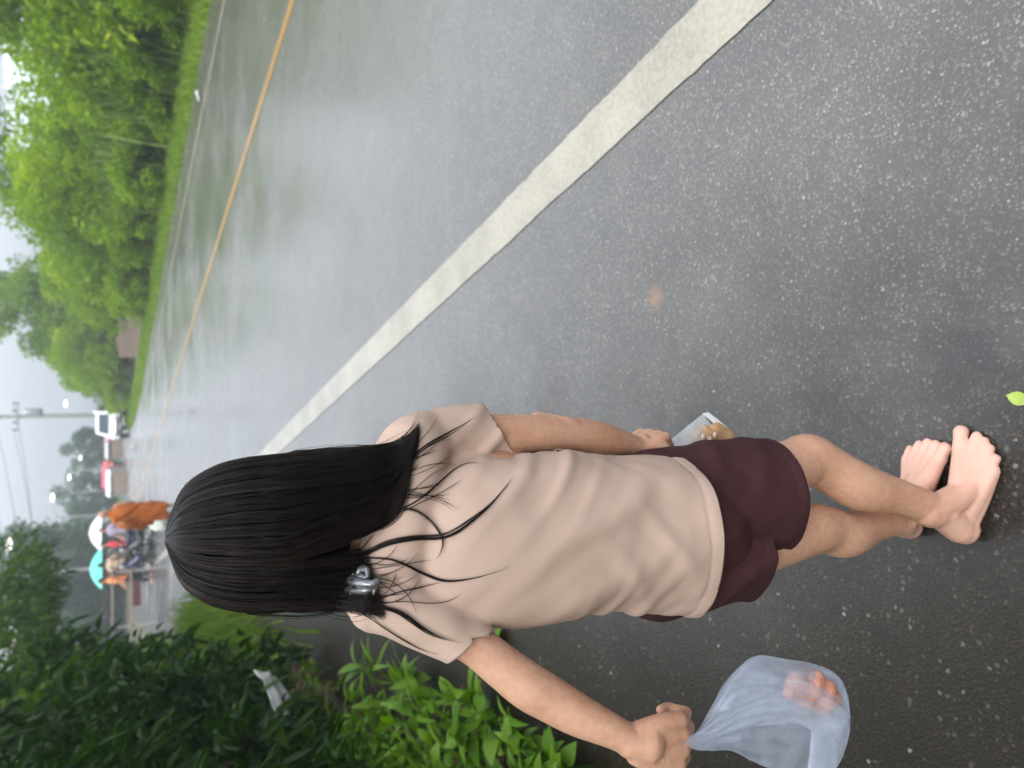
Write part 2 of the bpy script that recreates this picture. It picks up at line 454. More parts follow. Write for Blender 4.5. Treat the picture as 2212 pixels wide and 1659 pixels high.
def skin_mat():
    m, N, L, b = new_mat('skin')
    t = N.new('ShaderNodeTexCoord')
    def noise(sc, det=5):
        n = N.new('ShaderNodeTexNoise'); n.inputs['Scale'].default_value = sc; n.inputs['Detail'].default_value = det; L.new(t.outputs['Object'], n.inputs['Vector']); return n.outputs[0]
    r1 = ramp(N, [(0.32, (0.44, 0.225, 0.140)), (0.5, (0.515, 0.285, 0.188)), (0.7, (0.565, 0.335, 0.235))])
    a = N.new('ShaderNodeMix'); a.inputs[0].default_value = 0.45
    L.new(noise(11), a.inputs[2]); L.new(noise(95, 6), a.inputs[3]); L.new(a.outputs[0], r1.inputs[0])
    # feet and toes are pinker and paler than the tanned limbs
    sp = N.new('ShaderNodeSeparateXYZ'); L.new(t.outputs['Object'], sp.inputs[0])
    mr = N.new('ShaderNodeMapRange'); mr.inputs[1].default_value = 0.16; mr.inputs[2].default_value = 0.02; L.new(sp.outputs[2], mr.inputs[0])
    mx_ = N.new('ShaderNodeMix'); mx_.data_type = 'RGBA'; L.new(mr.outputs[0], mx_.inputs[0]); L.new(r1.outputs[0], mx_.inputs[6]); mx_.inputs[7].default_value = (0.61, 0.355, 0.275, 1)
    L.new(mx_.outputs[2], b.inputs['Base Color'])
    rr = N.new('ShaderNodeMapRange'); rr.inputs[3].default_value = 0.36; rr.inputs[4].default_value = 0.58; L.new(noise(30), rr.inputs[0]); L.new(rr.outputs[0], b.inputs['Roughness'])
    sock(b, 'Subsurface Weight', 0.22); b.inputs['Subsurface Radius'].default_value = (0.010, 0.004, 0.002); sock(b, 'Subsurface Scale', 1.0); sock(b, 'Specular IOR Level', 0.4)
    h = N.new('ShaderNodeMath'); h.operation = 'ADD'; L.new(noise(260, 3), h.inputs[0]); L.new(noise(45, 4), h.inputs[1])
    bp = N.new('ShaderNodeBump'); bp.inputs['Strength'].default_value = 0.16; bp.inputs['Distance'].default_value = 0.004
    L.new(h.outputs[0], bp.inputs['Height']); L.new(bp.outputs[0], b.inputs['Normal'])
    return m
M['skin'] = skin_mat()
def hair_mat():
    m, N, L, b = new_mat('black_hair')
    a = N.new('ShaderNodeAttribute'); a.attribute_name = 'var'
    r = ramp(N, [(0.0, (0.004, 0.003, 0.003)), (0.55, (0.011, 0.008, 0.0075)), (1.0, (0.034, 0.021, 0.017))])
    L.new(a.outputs['Fac'], r.inputs[0]); L.new(r.outputs[0], b.inputs['Base Color'])
    q = N.new('ShaderNodeMapRange'); q.inputs[3].default_value = 0.60; q.inputs[4].default_value = 0.36; L.new(a.outputs['Fac'], q.inputs[0]); L.new(q.outputs[0], b.inputs['Roughness'])
    sock(b, 'Specular IOR Level', 0.18)
    return m
M['hair'] = hair_mat()
M['shirt'] = mat('beige_cotton', (0.510, 0.366, 0.297), (0.455, 0.325, 0.262), scale=6, rough=0.9, bump=0.12, bscale=900, spec=0.2)
M['shorts'] = mat('maroon_cotton', (0.052, 0.0170, 0.0190), (0.036, 0.0115, 0.013), scale=14, rough=0.85, bump=0.15, bscale=700, spec=0.25)
M['concrete'] = mat('concrete', (0.34, 0.33, 0.30), (0.26, 0.25, 0.23), scale=4, rough=0.8, bump=0.3)
M['steel'] = mat('galvanised_steel', (0.42, 0.43, 0.44), (0.34, 0.35, 0.36), rough=0.45, metal=0.7)
M['lamp_light'] = mat('lit_lamp', (0.9, 0.9, 0.8), rough=0.4, emit=((1.0, 0.97, 0.78), 2.4))
M['black'] = mat('black_plastic', (0.02, 0.02, 0.022), rough=0.5)
M['rubber'] = mat('black_rubber', (0.025, 0.025, 0.025), rough=0.8)
M['white_paintwork'] = mat('white_car_paint', (0.78, 0.79, 0.80), (0.74, 0.75, 0.76), rough=0.25, coat=0.6)
M['glass_dark'] = mat('dark_window_glass', (0.03, 0.045, 0.055), rough=0.25, spec=0.25)

# ------------------------------------------------------------------ ground and road
def sheet(name, m, x0, x1, y0, y1, z, nx=2, ny=2):
    X, Y = np.meshgrid(np.linspace(x0, x1, nx), np.linspace(y0, y1, ny))
    v = np.stack([X.ravel(), Y.ravel(), np.full(X.size, z)], 1)
    f = [(j*nx+i, j*nx+i+1, (j+1)*nx+i+1, (j+1)*nx+i) for j in range(ny-1) for i in range(nx-1)]
    return structure(link(name, mesh(v, f), m))
sheet('ground', M['soil'], -320, 320, -60, 420, -0.05)
def strip(name, m, s_list, left, right, z):
    V, F = [], []
    for i, s in enumerate(s_list):
        V.append(road(s, left(s), z)); V.append(road(s, right(s), z))
        if i: F.append((2*i-2, 2*i-1, 2*i+1, 2*i))
    return structure(link(name, mesh(V, F), m))
s_road = list(np.arange(-6, 12, 0.12)) + list(np.arange(12, 300, 1.0))
rj = {s: (RNG.normal(0, 0.03), RNG.normal(0, 0.05)) for s in s_road}
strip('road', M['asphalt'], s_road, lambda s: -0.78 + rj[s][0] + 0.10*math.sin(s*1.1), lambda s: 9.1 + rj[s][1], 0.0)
s_line = list(np.arange(-3, 14, 0.035)) + list(np.arange(14, 66, 1.0))
lj = {s: (RNG.normal(0, 0.0012), RNG.normal(0, 0.0018)) for s in s_line}
def marking(name, m, t0, t1, z=0.004):
    return strip(name, m, s_line, lambda s: t0 + lj[s][0] + 0.0012*math.sin(s*9), lambda s: t1 + lj[s][1], z)
marking('white_edge_line', M['white_paint'], 1.300, 1.482)
marking('yellow_centre_line', M['yellow_paint'], 5.02, 5.15)
marking('far_white_edge_line', M['white_paint'], 7.96, 8.08)

# ------------------------------------------------------------------ vegetation
def blades(name, m, base, h, w, seed, lean=0.35, label=None):
    g = np.random.default_rng(seed); n = len(base)
    a = g.uniform(0, 2*math.pi, n); side = np.stack([np.cos(a), np.sin(a), 0*a], 1)
    b = g.uniform(0, 2*math.pi, n); ln = np.stack([np.cos(b), np.sin(b), 0*b], 1) * (g.uniform(0.2, 1.0, n)*lean)[:, None]
    hh = (h * g.uniform(0.5, 1.25, n)); ww = (w * g.uniform(0.7, 1.3, n))[:, None]
    up = np.array([0, 0, 1.0])
    p0 = base; p1 = base + up*(hh*0.55)[:, None] + ln*(hh*0.35)[:, None]; p2 = base + up*(hh*0.95)[:, None] + ln*hh[:, None]
    V = np.stack([p0 - side*ww/2, p0 + side*ww/2, p1 - side*ww*0.4, p1 + side*ww*0.4, p2], 1).reshape(-1, 3)
    i = np.arange(n)[:, None]*5
    F = np.concatenate([i + np.array([[0, 1, 3]]), i + np.array([[0, 3, 2]]), i + np.array([[2, 3, 4]])], 1).reshape(-1, 3)
    o = link(name, fast_mesh(V, F, var=np.repeat(g.beta(2, 2.5, n), 3)), m)
    o['kind'] = 'stuff'
    if label: o['label'] = label
    return o
def scatter(n, s0, s1, t0, t1, seed, z=-0.05, power=1.0):
    g = np.random.default_rng(seed)
    s = s0 + (s1 - s0) * g.uniform(0, 1, n)**power; t = g.uniform(t0, t1, n)
    return np.array([road(a, b, z) for a, b in zip(s, t)])
blades('grass', M['grass'], scatter(42000, 3, 75, 9.05, 11.2, 3, power=1.4), 0.17, 0.022, 4, 0.6, 'short light green grass along the far road edge')
blades('grass', M['grass'], scatter(9000, 70, 150, -6, -0.7, 5, power=1.0), 0.3, 0.05, 6, 0.5, 'low grass on the verge where the road bends')
gl = scatter(22000, 2.0, 34, -4.5, -0.85, 7, power=1.6)
blades('grass', M['weed'], gl, 0.22, 0.014, 8, 0.7, 'weedy grass under the dark bushes beside the road')
gq = np.random.default_rng(27)
gb = np.array([road(a, b, -0.03) for a, b in zip(gq.normal(12.6, 2.0, 6500), gq.normal(-0.75, 0.42, 6500)) if b < 0.2 + 0.2*math.sin(a*3)])
blades('grass', M['grass'], gb, 0.40*(0.6 + 0.8*gq.uniform(0, 1, len(gb))), 0.018, 28, 0.8, 'tuft of bright yellow green grass at the end of the dark bushes')

def leaves(P, D, size, aspect, seed, droop=0.25, fold=0.18, jitter=0.7):
    """leaf-shaped faces at the points P, roughly along the directions D"""
    g = np.random.default_rng(seed); n = len(P)
    d = D + g.normal(0, jitter, (n, 3)); d /= np.linalg.norm(d, axis=1)[:, None]
    r = g.normal(size=(n, 3)) + np.array([0, 0, 1.2]); nr = r - d*np.sum(r*d, 1)[:, None]; nr /= np.linalg.norm(nr, axis=1)[:, None]
    sd_ = np.cross(d, nr)
    L = (size * g.uniform(0.55, 1.3, n))[:, None]; W = L*aspect
    dn = np.array([0, 0, -1.0])
    v0 = P; v1 = P + d*L*0.28 + sd_*W*0.42 + nr*W*fold; v2 = P + d*L*0.62 + sd_*W*0.44 + nr*W*fold + dn*L*droop*0.3
    v3 = P + d*L + dn*L*droop; v4 = P + d*L*0.62 - sd_*W*0.44 + nr*W*fold + dn*L*droop*0.3; v5 = P + d*L*0.28 - sd_*W*0.42 + nr*W*fold
    V = np.stack([v0, v1, v2, v3, v4, v5], 1).reshape(-1, 3)
    i = np.arange(n)[:, None]*6
    F = np.concatenate([i + np.array([[0, 1, 2, 3]]), i + np.array([[0, 3, 4, 5]])], 1).reshape(-1, 4)
    return V, F
def crown(seed, shape, n, size, aspect, nclump, cr, up=0.3, droop=0.25, hollow=0.5):
    """shape(g) -> a clump centre; leaves sit round many clumps of differing size and tint"""
    g = np.random.default_rng(seed)
    C_ = np.array([shape(g) for _ in range(nclump)])
    rr = cr * g.uniform(0.55, 1.35, nclump)
    w = rr**2; w /= w.sum()
    k = g.choice(nclump, n, p=w)
    u = g.normal(size=(n, 3)); u /= np.linalg.norm(u, axis=1)[:, None]
    rad = rr[k] * (hollow + (1-hollow)*g.uniform(0, 1, n))
    P = C_[k] + u*rad[:, None]*np.array([1, 1, 0.8])
    P[:, 2] = np.maximum(P[:, 2], 0.02)
    V, F = leaves(P, u*0.7 + np.array([0, 0, up]), size, aspect, seed+1, droop)
    tint = g.beta(2, 2.4, nclump)
    var = np.clip(0.55*tint[k] + 0.45*g.beta(2, 2, n), 0, 1)*0.82
    return fast_mesh(V, F, var=np.repeat(var, 2)), C_
def dome(wx, wy, h, low=0.08):
    def f(g):
        while True:
            p = g.uniform(-1, 1, 3)
            if p @ p < 1: break
        p = p / (np.linalg.norm(p) + 1e-9) * (np.linalg.norm(p)**0.45)
        if g.uniform() < 0.16: p = p*g.uniform(1.05, 1.32)      # shoots sticking out of the outline
        return np.array([p[0]*wx, p[1]*wy, max(low*h, h*(0.5 + 0.48*p[2]))])
    return f
def stems(C_, n, r0, seed, base_r=0.1, trunk=None):
    g = np.random.default_rng(seed); mb = MB()
    if trunk:
        mb.tube([(0, 0, -0.1), (0.05, 0.02, trunk*0.5), (-0.03, 0.05, trunk)], [r0*1.25, r0*0.95, r0*0.8], 8, 3)
    for c in C_[g.choice(len(C_), min(n, len(C_)), replace=False)]:
        b = np.array([g.normal(0, base_r), g.normal(0, base_r), -0.1]) if not trunk else np.array([0, 0, trunk*g.uniform(0.6, 1.0)])
        mid = (b + c)/2 + g.normal(0, 0.08, 3)*np.linalg.norm(c-b)
        r = r0*(0.5 if trunk else 1)
        mb.tube([b, mid, c], [r, r*0.65, r*0.25], 6, 3)
    return mesh(mb.v, mb.f, True)
PLANTS = {}
ORD = 'first second third fourth fifth sixth seventh eighth ninth tenth eleventh twelfth thirteenth fourteenth fifteenth sixteenth seventeenth eighteenth nineteenth twentieth'.split()
ORD += ['twenty-' + w for w in ORD[:9]]
def plant_kind(key, seed, shape, n, size, aspect, nclump, cr, leaf, stem_n, stem_r, trunk=None, **kw):
    c, C_ = crown(seed, shape, n, size, aspect, nclump, cr, **kw)
    c.materials.append(M[leaf])
    s = stems(C_, stem_n, stem_r, seed+5, trunk=trunk); s.materials.append(M['bark'])
    PLANTS[key] = (c, s, 'trunk' if trunk else 'stem')
plant_kind('shrub_a', 21, dome(1.5, 1.4, 3.2), 8500, 0.17, 0.42, 60, 0.48, 'leaf_bright', 14, 0.03)
plant_kind('shrub_b', 31, dome(1.4, 1.5, 3.0), 9000, 0.13, 0.5, 70, 0.40, 'leaf_mid', 14, 0.03)
plant_kind('shrub_c', 41, dome(1.2, 1.2, 1.7), 6000, 0.12, 0.55, 40, 0.36, 'leaf_bright', 12, 0.02)
plant_kind('tree_a', 51, dome(2.4, 2.4, 6.2, 0.10), 12000, 0.22, 0.45, 90, 0.65, 'leaf_mid', 16, 0.10, trunk=2.6)
plant_kind('tree_b', 61, dome(2.2, 2.2, 7.0, 0.10), 12000, 0.20, 0.5, 80, 0.62, 'leaf_bright', 16, 0.10, trunk=3.0)
plant_kind('tree_c', 71, dome(3.2, 3.2, 8.5, 0.08), 13000, 0.34, 0.4, 75, 0.95, 'leaf_blue', 18, 0.14, trunk=4.2)
plant_kind('bush_d', 81, dome(1.1, 1.1, 2.9, 0.05), 6500, 0.19, 0.24, 60, 0.42, 'leaf_dark', 14, 0.022, droop=0.4, up=0.2)
plant_kind('bush_e', 91, dome(1.2, 1.2, 2.6, 0.05), 6500, 0.15, 0.34, 60, 0.40, 'leaf_dark', 14, 0.022, droop=0.35)
plant_kind('bush_g', 111, dome(1.0, 1.0, 2.6, 0.05), 6000, 0.14, 0.40, 56, 0.38, 'leaf_shade', 14, 0.02, droop=0.3)
plant_kind('tree_o', 121, dome(2.5, 2.2, 5.2, 0.50), 12000, 0.17, 0.36, 85, 0.55, 'leaf_shade', 18, 0.07, trunk=2.2, droop=0.4)
plant_kind('bush_f', 101, dome(0.75, 0.75, 1.0, 0.08), 3600, 0.10, 0.42, 34, 0.24, 'weed', 12, 0.010, droop=0.3)
def plant(key, name, s, t, scale, label, cat, group=None, rz=None, sz=None, z=-0.05):
    c, st, sn = PLANTS[key]
    e = empty(name, road(s, t, z), random.uniform(0, 6.28) if rz is None else rz)
    e.scale = (scale, scale, scale if sz is None else sz)
    thing(e, label, cat, group)
    o = bpy.data.objects.new('crown' if sn == 'trunk' else 'foliage', c); COL.objects.link(o); o.parent = e
    o = bpy.data.objects.new(sn, st); COL.objects.link(o); o.parent = e
    return e
# far side: shrubs in front, trees behind them
G1, G2 = 'shrubs along the far road edge', 'trees behind the far roadside shrubs'
far_shrubs = [(-3.0, 12.3, 'shrub_b', 1.1), (0.0, 12.5, 'shrub_a', 1.1), (2.5, 12.3, 'shrub_b', 1.05), (5.0, 12.2, 'shrub_a', 1.15), (7.4, 12.4, 'shrub_b', 1.0), (9.6, 12.2, 'shrub_a', 0.92), (11.8, 12.6, 'shrub_b', 0.98), (13.8, 12.1, 'shrub_a', 1.02), (16.0, 12.4, 'shrub_b', 1.1),
    (18.2, 12.2, 'shrub_a', 0.86), (20.6, 12.3, 'shrub_b', 0.80), (23.2, 12.2, 'shrub_a', 1.05), (25.8, 12.4, 'shrub_b', 1.1), (28.6, 12.3, 'shrub_a', 0.95), (32.0, 12.6, 'shrub_b', 1.0), (45.0, 12.8, 'shrub_a', 1.1), (49.5, 12.7, 'shrub_b', 1.1), (54, 13.2, 'shrub_a', 1.1)]
for i, (s, t, k, sc) in enumerate(far_shrubs):
    plant(k, 'shrub', s, t + 0.5, sc*1.18, ORD[i] + ' leafy green shrub of the far roadside row, counted from its near end', 'shrub', G1)
for i, s in enumerate((6.2, 8.8, 12.6, 14.9, 17.2, 19.8, 22.5, 24.5, 27.4, 30.5, 46.8, 51.5)):
    plant('shrub_c', 'low_shrub', s, 11.25 + 0.25*math.sin(i*2.2), 0.75 + 0.2*math.sin(i*3.1)**2, ORD[i] + ' low yellow green shrub below the far row, counted from its near end', 'shrub', 'low shrubs at the foot of the far row')
far_trees = [(7.0, 15.5, 'tree_b', 0.85), (13.5, 16.5, 'tree_b', 0.75), (15.6, 16.5, 'tree_a', 0.82), (18.3, 16.0, 'tree_b', 0.80), (28.4, 16.5, 'tree_a', 0.85), (31.5, 17.5, 'tree_b', 0.62), (36.5, 18.0, 'tree_a', 0.55), (41.5, 16.5, 'tree_b', 0.56), (46.5, 17.0, 'tree_a', 1.05), (52.0, 17.5, 'tree_b', 1.0), (58.0, 18.0, 'tree_a', 0.85)]
for i, (s, t, k, sc) in enumerate(far_trees):
    plant(k, 'roadside_tree', s, t - 0.8, sc*1.08, ORD[i] + ' tree behind the far roadside shrubs, counted from the near end', 'tree', G2)
for i, (s, t, sc) in enumerate(((70, 13, .5), (77, 12, .6), (84, 11, .6), (91, 10, .65), (98, 9, .7), (105, 8, .7), (112, 7, .7), (92, 4, .6), (88, 0.5, .65), (84, -3, .7), (80, -6, .75), (76, -9.5, .75), (70, -5.5, .6), (66, -8.5, .75), (62, -5.5, .55), (58, -8, .75), (52, -5.5, .55), (46, -7, .7))):
    plant('tree_c', 'distant_tree', s, t - (bend(s) if t < 6 else 0)*0.35, sc, ORD[i] + ' greyish green tree at the far road bend, counted from the road side', 'tree', 'trees where the road bends')
plant('tree_c', 'tall_tree', 66, -2.6, 1.12, 'tallest loose-crowned tree above the market on the left of the road', 'tree')
# near side: dark bushes
near = [(4.0, -2.2, 'bush_d', 0.8), (4.6, -1.75, 'bush_d', 0.8), (5.8, -1.65, 'bush_e', 0.85), (7.0, -1.75, 'bush_d', 0.95), (8.2, -1.7, 'bush_g', 1.0), (9.5, -1.75, 'bush_d', 1.0), (10.9, -1.7, 'bush_g', 1.05), (12.4, -1.8, 'bush_e', 1.0), (14.2, -2.0, 'bush_g', 1.05), (16.5, -2.2, 'bush_d', 0.95)]
for i, (s, t, k, sc) in enumerate(near):
    plant(k, 'dark_bush', s, t + .12, sc, ORD[i] + ' dark green bush of the thicket beside the walker, counted from the nearest', 'bush', 'dark bushes on the near side', sz=sc*(1.0 if s < 6.5 else 1.25))
for i, (s, t, sc) in enumerate(((9.0, -3.0, 0.66), (13.5, -2.6, 0.66), (5.5, -3.4, 0.66), (2.6, -4.3, 1.2), (-0.6, -5.0, 1.2))):
    plant('tree_a', 'overhanging_tree', s, t, sc, ('middle', 'farthest', 'fourth', 'second', 'nearest')[i] + ' leafy tree leaning over the dark bushes on the near side', 'tree', 'trees over the dark bushes', sz=sc*0.85)
plant('tree_o', 'leaning_tree', 15.5, -1.3, 1.0, 'leafy tree whose branches hang over the road end above the market', 'tree')
plant('tree_o', 'leaning_tree', 11.0, -2.6, 0.9, 'leafy tree rising out of the dark bushes in front of the market', 'tree')
for i, (s, t, sc) in enumerate(((3.3, -1.35, 0.62), (4.2, -1.25, 0.6), (5.3, -1.3, 0.65), (6.5, -1.2, 0.6), (7.8, -1.2, 0.55), (9.3, -1.1, 0.6), (11.2, -1.1, 0.6))):
    plant('bush_f', 'leafy_weed', s, t, sc, ORD[i] + ' low leafy weed clump between dark bushes and road, counted from nearest', 'weed', 'weed clumps below the bushes')

# tall reed-like grass in front of the far shrubs
def reed_mesh(seed):
    g = np.random.default_rng(seed); V, F, var = [], [], []
    for k in range(150):
        b0 = np.array([g.normal(0, .28), g.normal(0, .28), 0]); a = g.uniform(0, 6.28); L = g.uniform(1.1, 2.3); ln = g.uniform(.15, .75)
        d = np.array([math.cos(a), math.sin(a), 0]); sd = np.array([-d[1], d[0], 0]); w = g.uniform(.018, .034); q = g.uniform(0, .9)
        n0 = len(V)
        for i in range(6):
            u = i/5
            p = b0 + np.array([0, 0, L*(u - .28*ln*u*u*u)]) + d*L*ln*u*u*.6
            ww = w*(1 - u**3)*(.6 + u*.6 if u < .6 else 1)
            V += [p - sd*ww, p + sd*ww]
            if i: F.append((n0+2*i-2, n0+2*i-1, n0+2*i+1, n0+2*i)); var.append(q)
    me = fast_mesh(np.array(V), np.array(F), var=var); me.materials.append(M['reed']); return me
M['reed'] = leaf_mat('reed_blade', (0.05, 0.10, 0.02), (0.13, 0.21, 0.045), (0.27, 0.36, 0.10), rough=0.5)
RM = [reed_mesh(201), reed_mesh(202), reed_mesh(203)]
for i, (s, t, sc) in enumerate(((6.5, 11.5, .9), (9.0, 11.6, 1.0), (10.6, 11.4, .95), (12.6, 11.7, 1.1), (14.2, 11.5, 1.15), (15.6, 11.6, 1.05), (17.0, 11.4, 1.1), (18.4, 11.6, .95), (20.0, 11.5, 1.0), (22.0, 11.6, .9), (24.0, 11.5, .85), (27.0, 11.6, .8))):
    o = bpy.data.objects.new('reed_clump', RM[i % 3]); COL.objects.link(o); o.location = Vector(road(s, t, -.05)); o.rotation_euler = (0, 0, i*1.3); o.scale = (sc, sc, sc)
    thing(o, ORD[i] + ' pale green clump of tall reed grass before the far shrubs, counted from near', 'reed', 'reed clumps along the far road edge')

# broad-leaved weeds spilling over the road edge next to the walker: each a plant with its own leaves
def weed_leaf(L, W):
    V, F = [], []
    n = 7
    for i in range(n):
        u = i/(n-1)
        w = W*0.5*math.sin(math.pi*(0.06 + 0.94*u)**0.75)*(1 if u < 1 else 0)
        x = L*u; z = 0.32*L*u - 0.45*L*u*u
        V += [(x, -w, z + 0.22*w), (x, 0, z), (x, w, z + 0.22*w)]
        if i:
            a = (i-1)*3
            F += [(a, a+3, a+4, a+1), (a+1, a+4, a+5, a+2)]
    me = mesh(V, F, True)
    at_ = me.attributes.new('var', 'FLOAT', 'FACE'); at_.data.foreach_set('value', [0.55]*len(F))
    me.materials.append(M['weed'])
    return me
WL = [weed_leaf(0.10, 0.065), weed_leaf(0.15, 0.035), weed_leaf(0.075, 0.055), weed_leaf(0.21, 0.03)]
def weed(s, t, h, nl, kinds, label, lean=(0.12, 0)):
    g = np.random.default_rng(int(s*100) + int(abs(t)*1000))
    e = empty('broadleaf_weed', road(s, t, 0.0 if t > -0.72 else -0.05))
    thing(e, label, 'weed', 'broad-leaved weeds at the road edge')
    mb = MB()
    ns = max(2, nl//7)
    tips = []
    for k in range(ns):
        a = g.uniform(0, 6.28); q = g.uniform(0.15, 0.7)*h
        tip = np.array([math.cos(a)*q + lean[0]*h, math.sin(a)*q + lean[1]*h, h*g.uniform(0.45, 1.0)])
        mid = tip*np.array([0.35, 0.35, 0.6])
        mb.tube([(0, 0, -0.02), mid, tip], [0.004, 0.003, 0.0018], 5, 3); tips.append((mid, tip))
    mb.build('stem', M['weed'], e, True)
    for k in range(nl):
        mid, tip = tips[k % ns]; u = g.uniform(0, 1)
        p = mid*(1-u) + tip*u if k >= ns else tip
        o = bpy.data.objects.new('leaf', WL[int(g.choice(kinds))]); COL.objects.link(o); o.parent = e
        o.location = p; o.rotation_euler = (g.normal(0, 0.35), g.normal(-0.15, 0.4), g.uniform(0, 6.28))
        sc = g.uniform(0.6, 1.25); o.scale = (sc, sc, sc)
    return e
for i, (x, y, h, nl, kd) in enumerate([(1285, 1655, 0.16, 18, (0, 2)), (1230, 1640, 0.2, 22, (0, 2)), (1190, 1600, 0.22, 26, (0, 2, 1)), (1215, 1670, 0.25, 24, (0, 1)), (1120, 1560, 0.26, 26, (0, 2, 1)), (1110, 1620, 0.30, 28, (0, 1)), (1060, 1530, 0.28, 26, (0, 1, 3)), (1030, 1590, 0.30, 26, (0, 2)),
        (990, 1500, 0.28, 26, (0, 2, 3)), (960, 1560, 0.3, 26, (0, 1, 3)), (930, 1470, 0.26, 26, (1, 3, 0)), (890, 1520, 0.28, 24, (0, 1, 3)), (870, 1455, 0.26, 24, (1, 3)), (850, 1600, 0.3, 22, (0, 1)), (1085, 1372, 0.07, 8, (2, 2)), (1000, 1650, 0.34, 24, (0, 1)), (920, 1640, 0.34, 24, (0, 1)), (1150, 1660, 0.3, 24, (0, 2)), (830, 1540, 0.3, 20, (0, 1)), (720, 1440, 0.22, 20, (1, 2)), (650, 1420, 0.22, 20, (0, 2)), (600, 1400, 0.24, 20, (0, 2)), (760, 1580, 0.3, 20, (1, 3)), (820, 1640, 0.34, 22, (0, 1))]):
    g0 = atz(x, y, 0.0)
    s, t = g0[:2] @ RD, g0[:2] @ RN
    weed(s, t, h, nl, kd, ORD[i] + ' bright broad-leaved weed spilling over the near road edge, counted from the bag' if i != 14 else 'tiny green seedling standing alone on the wet asphalt')

# ------------------------------------------------------------------ the walker
def zz(a, b):  return ((2900 + a*0.51245)*0.5486, (1550 + b*0.51236)*0.5486)    # close-up of the feet
def zh(a, b):  return ((600 + a*0.66319)*0.5486, (1500 + b*0.66305)*0.5486)     # close-up of the hair
def zs(a, b):  return ((1500 + a*0.66319)*0.5486, (1500 + b*0.66305)*0.5486)    # close-up of the shirt
def V3(*a): return np.array(a, float)
def unit(v): return np.asarray(v, float)/np.linalg.norm(v)

hipR, hipL = V3(-0.185, 0.985, 0.735), V3(-0.275, 0.965, 0.735)
kneeR = at(1748, 997, 0.975); kneeL = at(1755, 1148, 0.972)
ankR = atz(2030, 1105, 0.085); ankL = atz(1942, 1120, 0.085)
headc = V3(-0.183, 1.005, 1.322)
neckb = V3(-0.185, 0.965, 1.155)
shR = at(950, 958, 0.985); shL = at(850, 1298, 0.908)
body = MB()
pel = (hipR + hipL)/2
chest = (shR + shL)/2 + V3(0, 0, -0.10)
lat = unit(shR - shL)
body.tube([pel - V3(0, 0, .03), pel + V3(0, 0, .08), (pel + chest)/2 + V3(0, 0.0, .03), chest, chest + V3(0, 0.01, .09)],
          [(.095, .062), (.088, .055), (.082, .050), (.09, .052), (.06, .035)], 20, 5, lat)
body.tube([shR, (shR+shL)/2 + V3(0, 0, .02), shL], [.028, .034, .028], 14, 5)
body.tube([neckb - V3(0, 0, .05), neckb + V3(0, .005, .05), headc - V3(0, .02, .06)], [.05, .043, .045], 14, 4)
# head with a face looking ahead
body.add(*ball(headc, (.072, .088, .100), 28))
body.add(*ball(headc + V3(0, .028, -.055), (.052, .056, .055), 20))
body.tube([headc + V3(0, .080, .012), headc + V3(0, .093, -.012), headc + V3(0, .100, -.030)], [.008, .009, .012], 10, 3)
body.tube([headc + V3(-.018, .082, -.062), headc + V3(0, .088, -.060), headc + V3(.018, .082, -.062)], [.005, .0075, .005], 8, 3)
for sx in (-1, 1):
    body.tube([headc + V3(sx*.070, -.008, .018), headc + V3(sx*.082, -.012, .004), headc + V3(sx*.074, -.004, -.024)], [(.008, .014), (.009, .018), (.007, .010)], 10, 3)
    body.tube([headc + V3(sx*.012, .083, .032), headc + V3(sx*.045, .074, .034)], [.006, .005], 8, 2)
    body.tube([headc + V3(sx*.02, .080, -.030), headc + V3(sx*.045, .062, -.035)], [.018, .014], 10, 2)
# arms
def P3(l): return [at(*p[:3]) for p in l], [p[3] for p in l]
pts, rr = P3([(950, 958, .985, .029), (1030, 943, .987, .0315), (1100, 940, .99, .0310), (1175, 937, .995, .0285), (1220, 938, 1.0, .0265), (1255, 940, 1.007, .0275), (1300, 947, 1.015, .0262), (1345, 957, 1.025, .021), (1378, 967, 1.03, .0180)])
body.tube(pts, rr, 18, 4); wrR = pts[-1]
pts, rr = P3([(850, 1298, .908, .028), (930, 1338, .90, .029), (1019, 1388, .888, .0265), (1080, 1436, .875, .0275), (1139, 1481, .86, .0297), (1185, 1508, .85, .0290), (1250, 1545, .832, .0265), (1320, 1578, .812, .0215), (1375, 1606, .80, .0195)])
body.tube(pts, rr, 18, 4); wrL = pts[-1]
body.tube([at(1165, 903, 1.0) + V3(0, .01, 0), at(1222, 918, .992), at(1262, 925, 1.0)], [.010, .014, .010], 10, 3)   # elbow bone
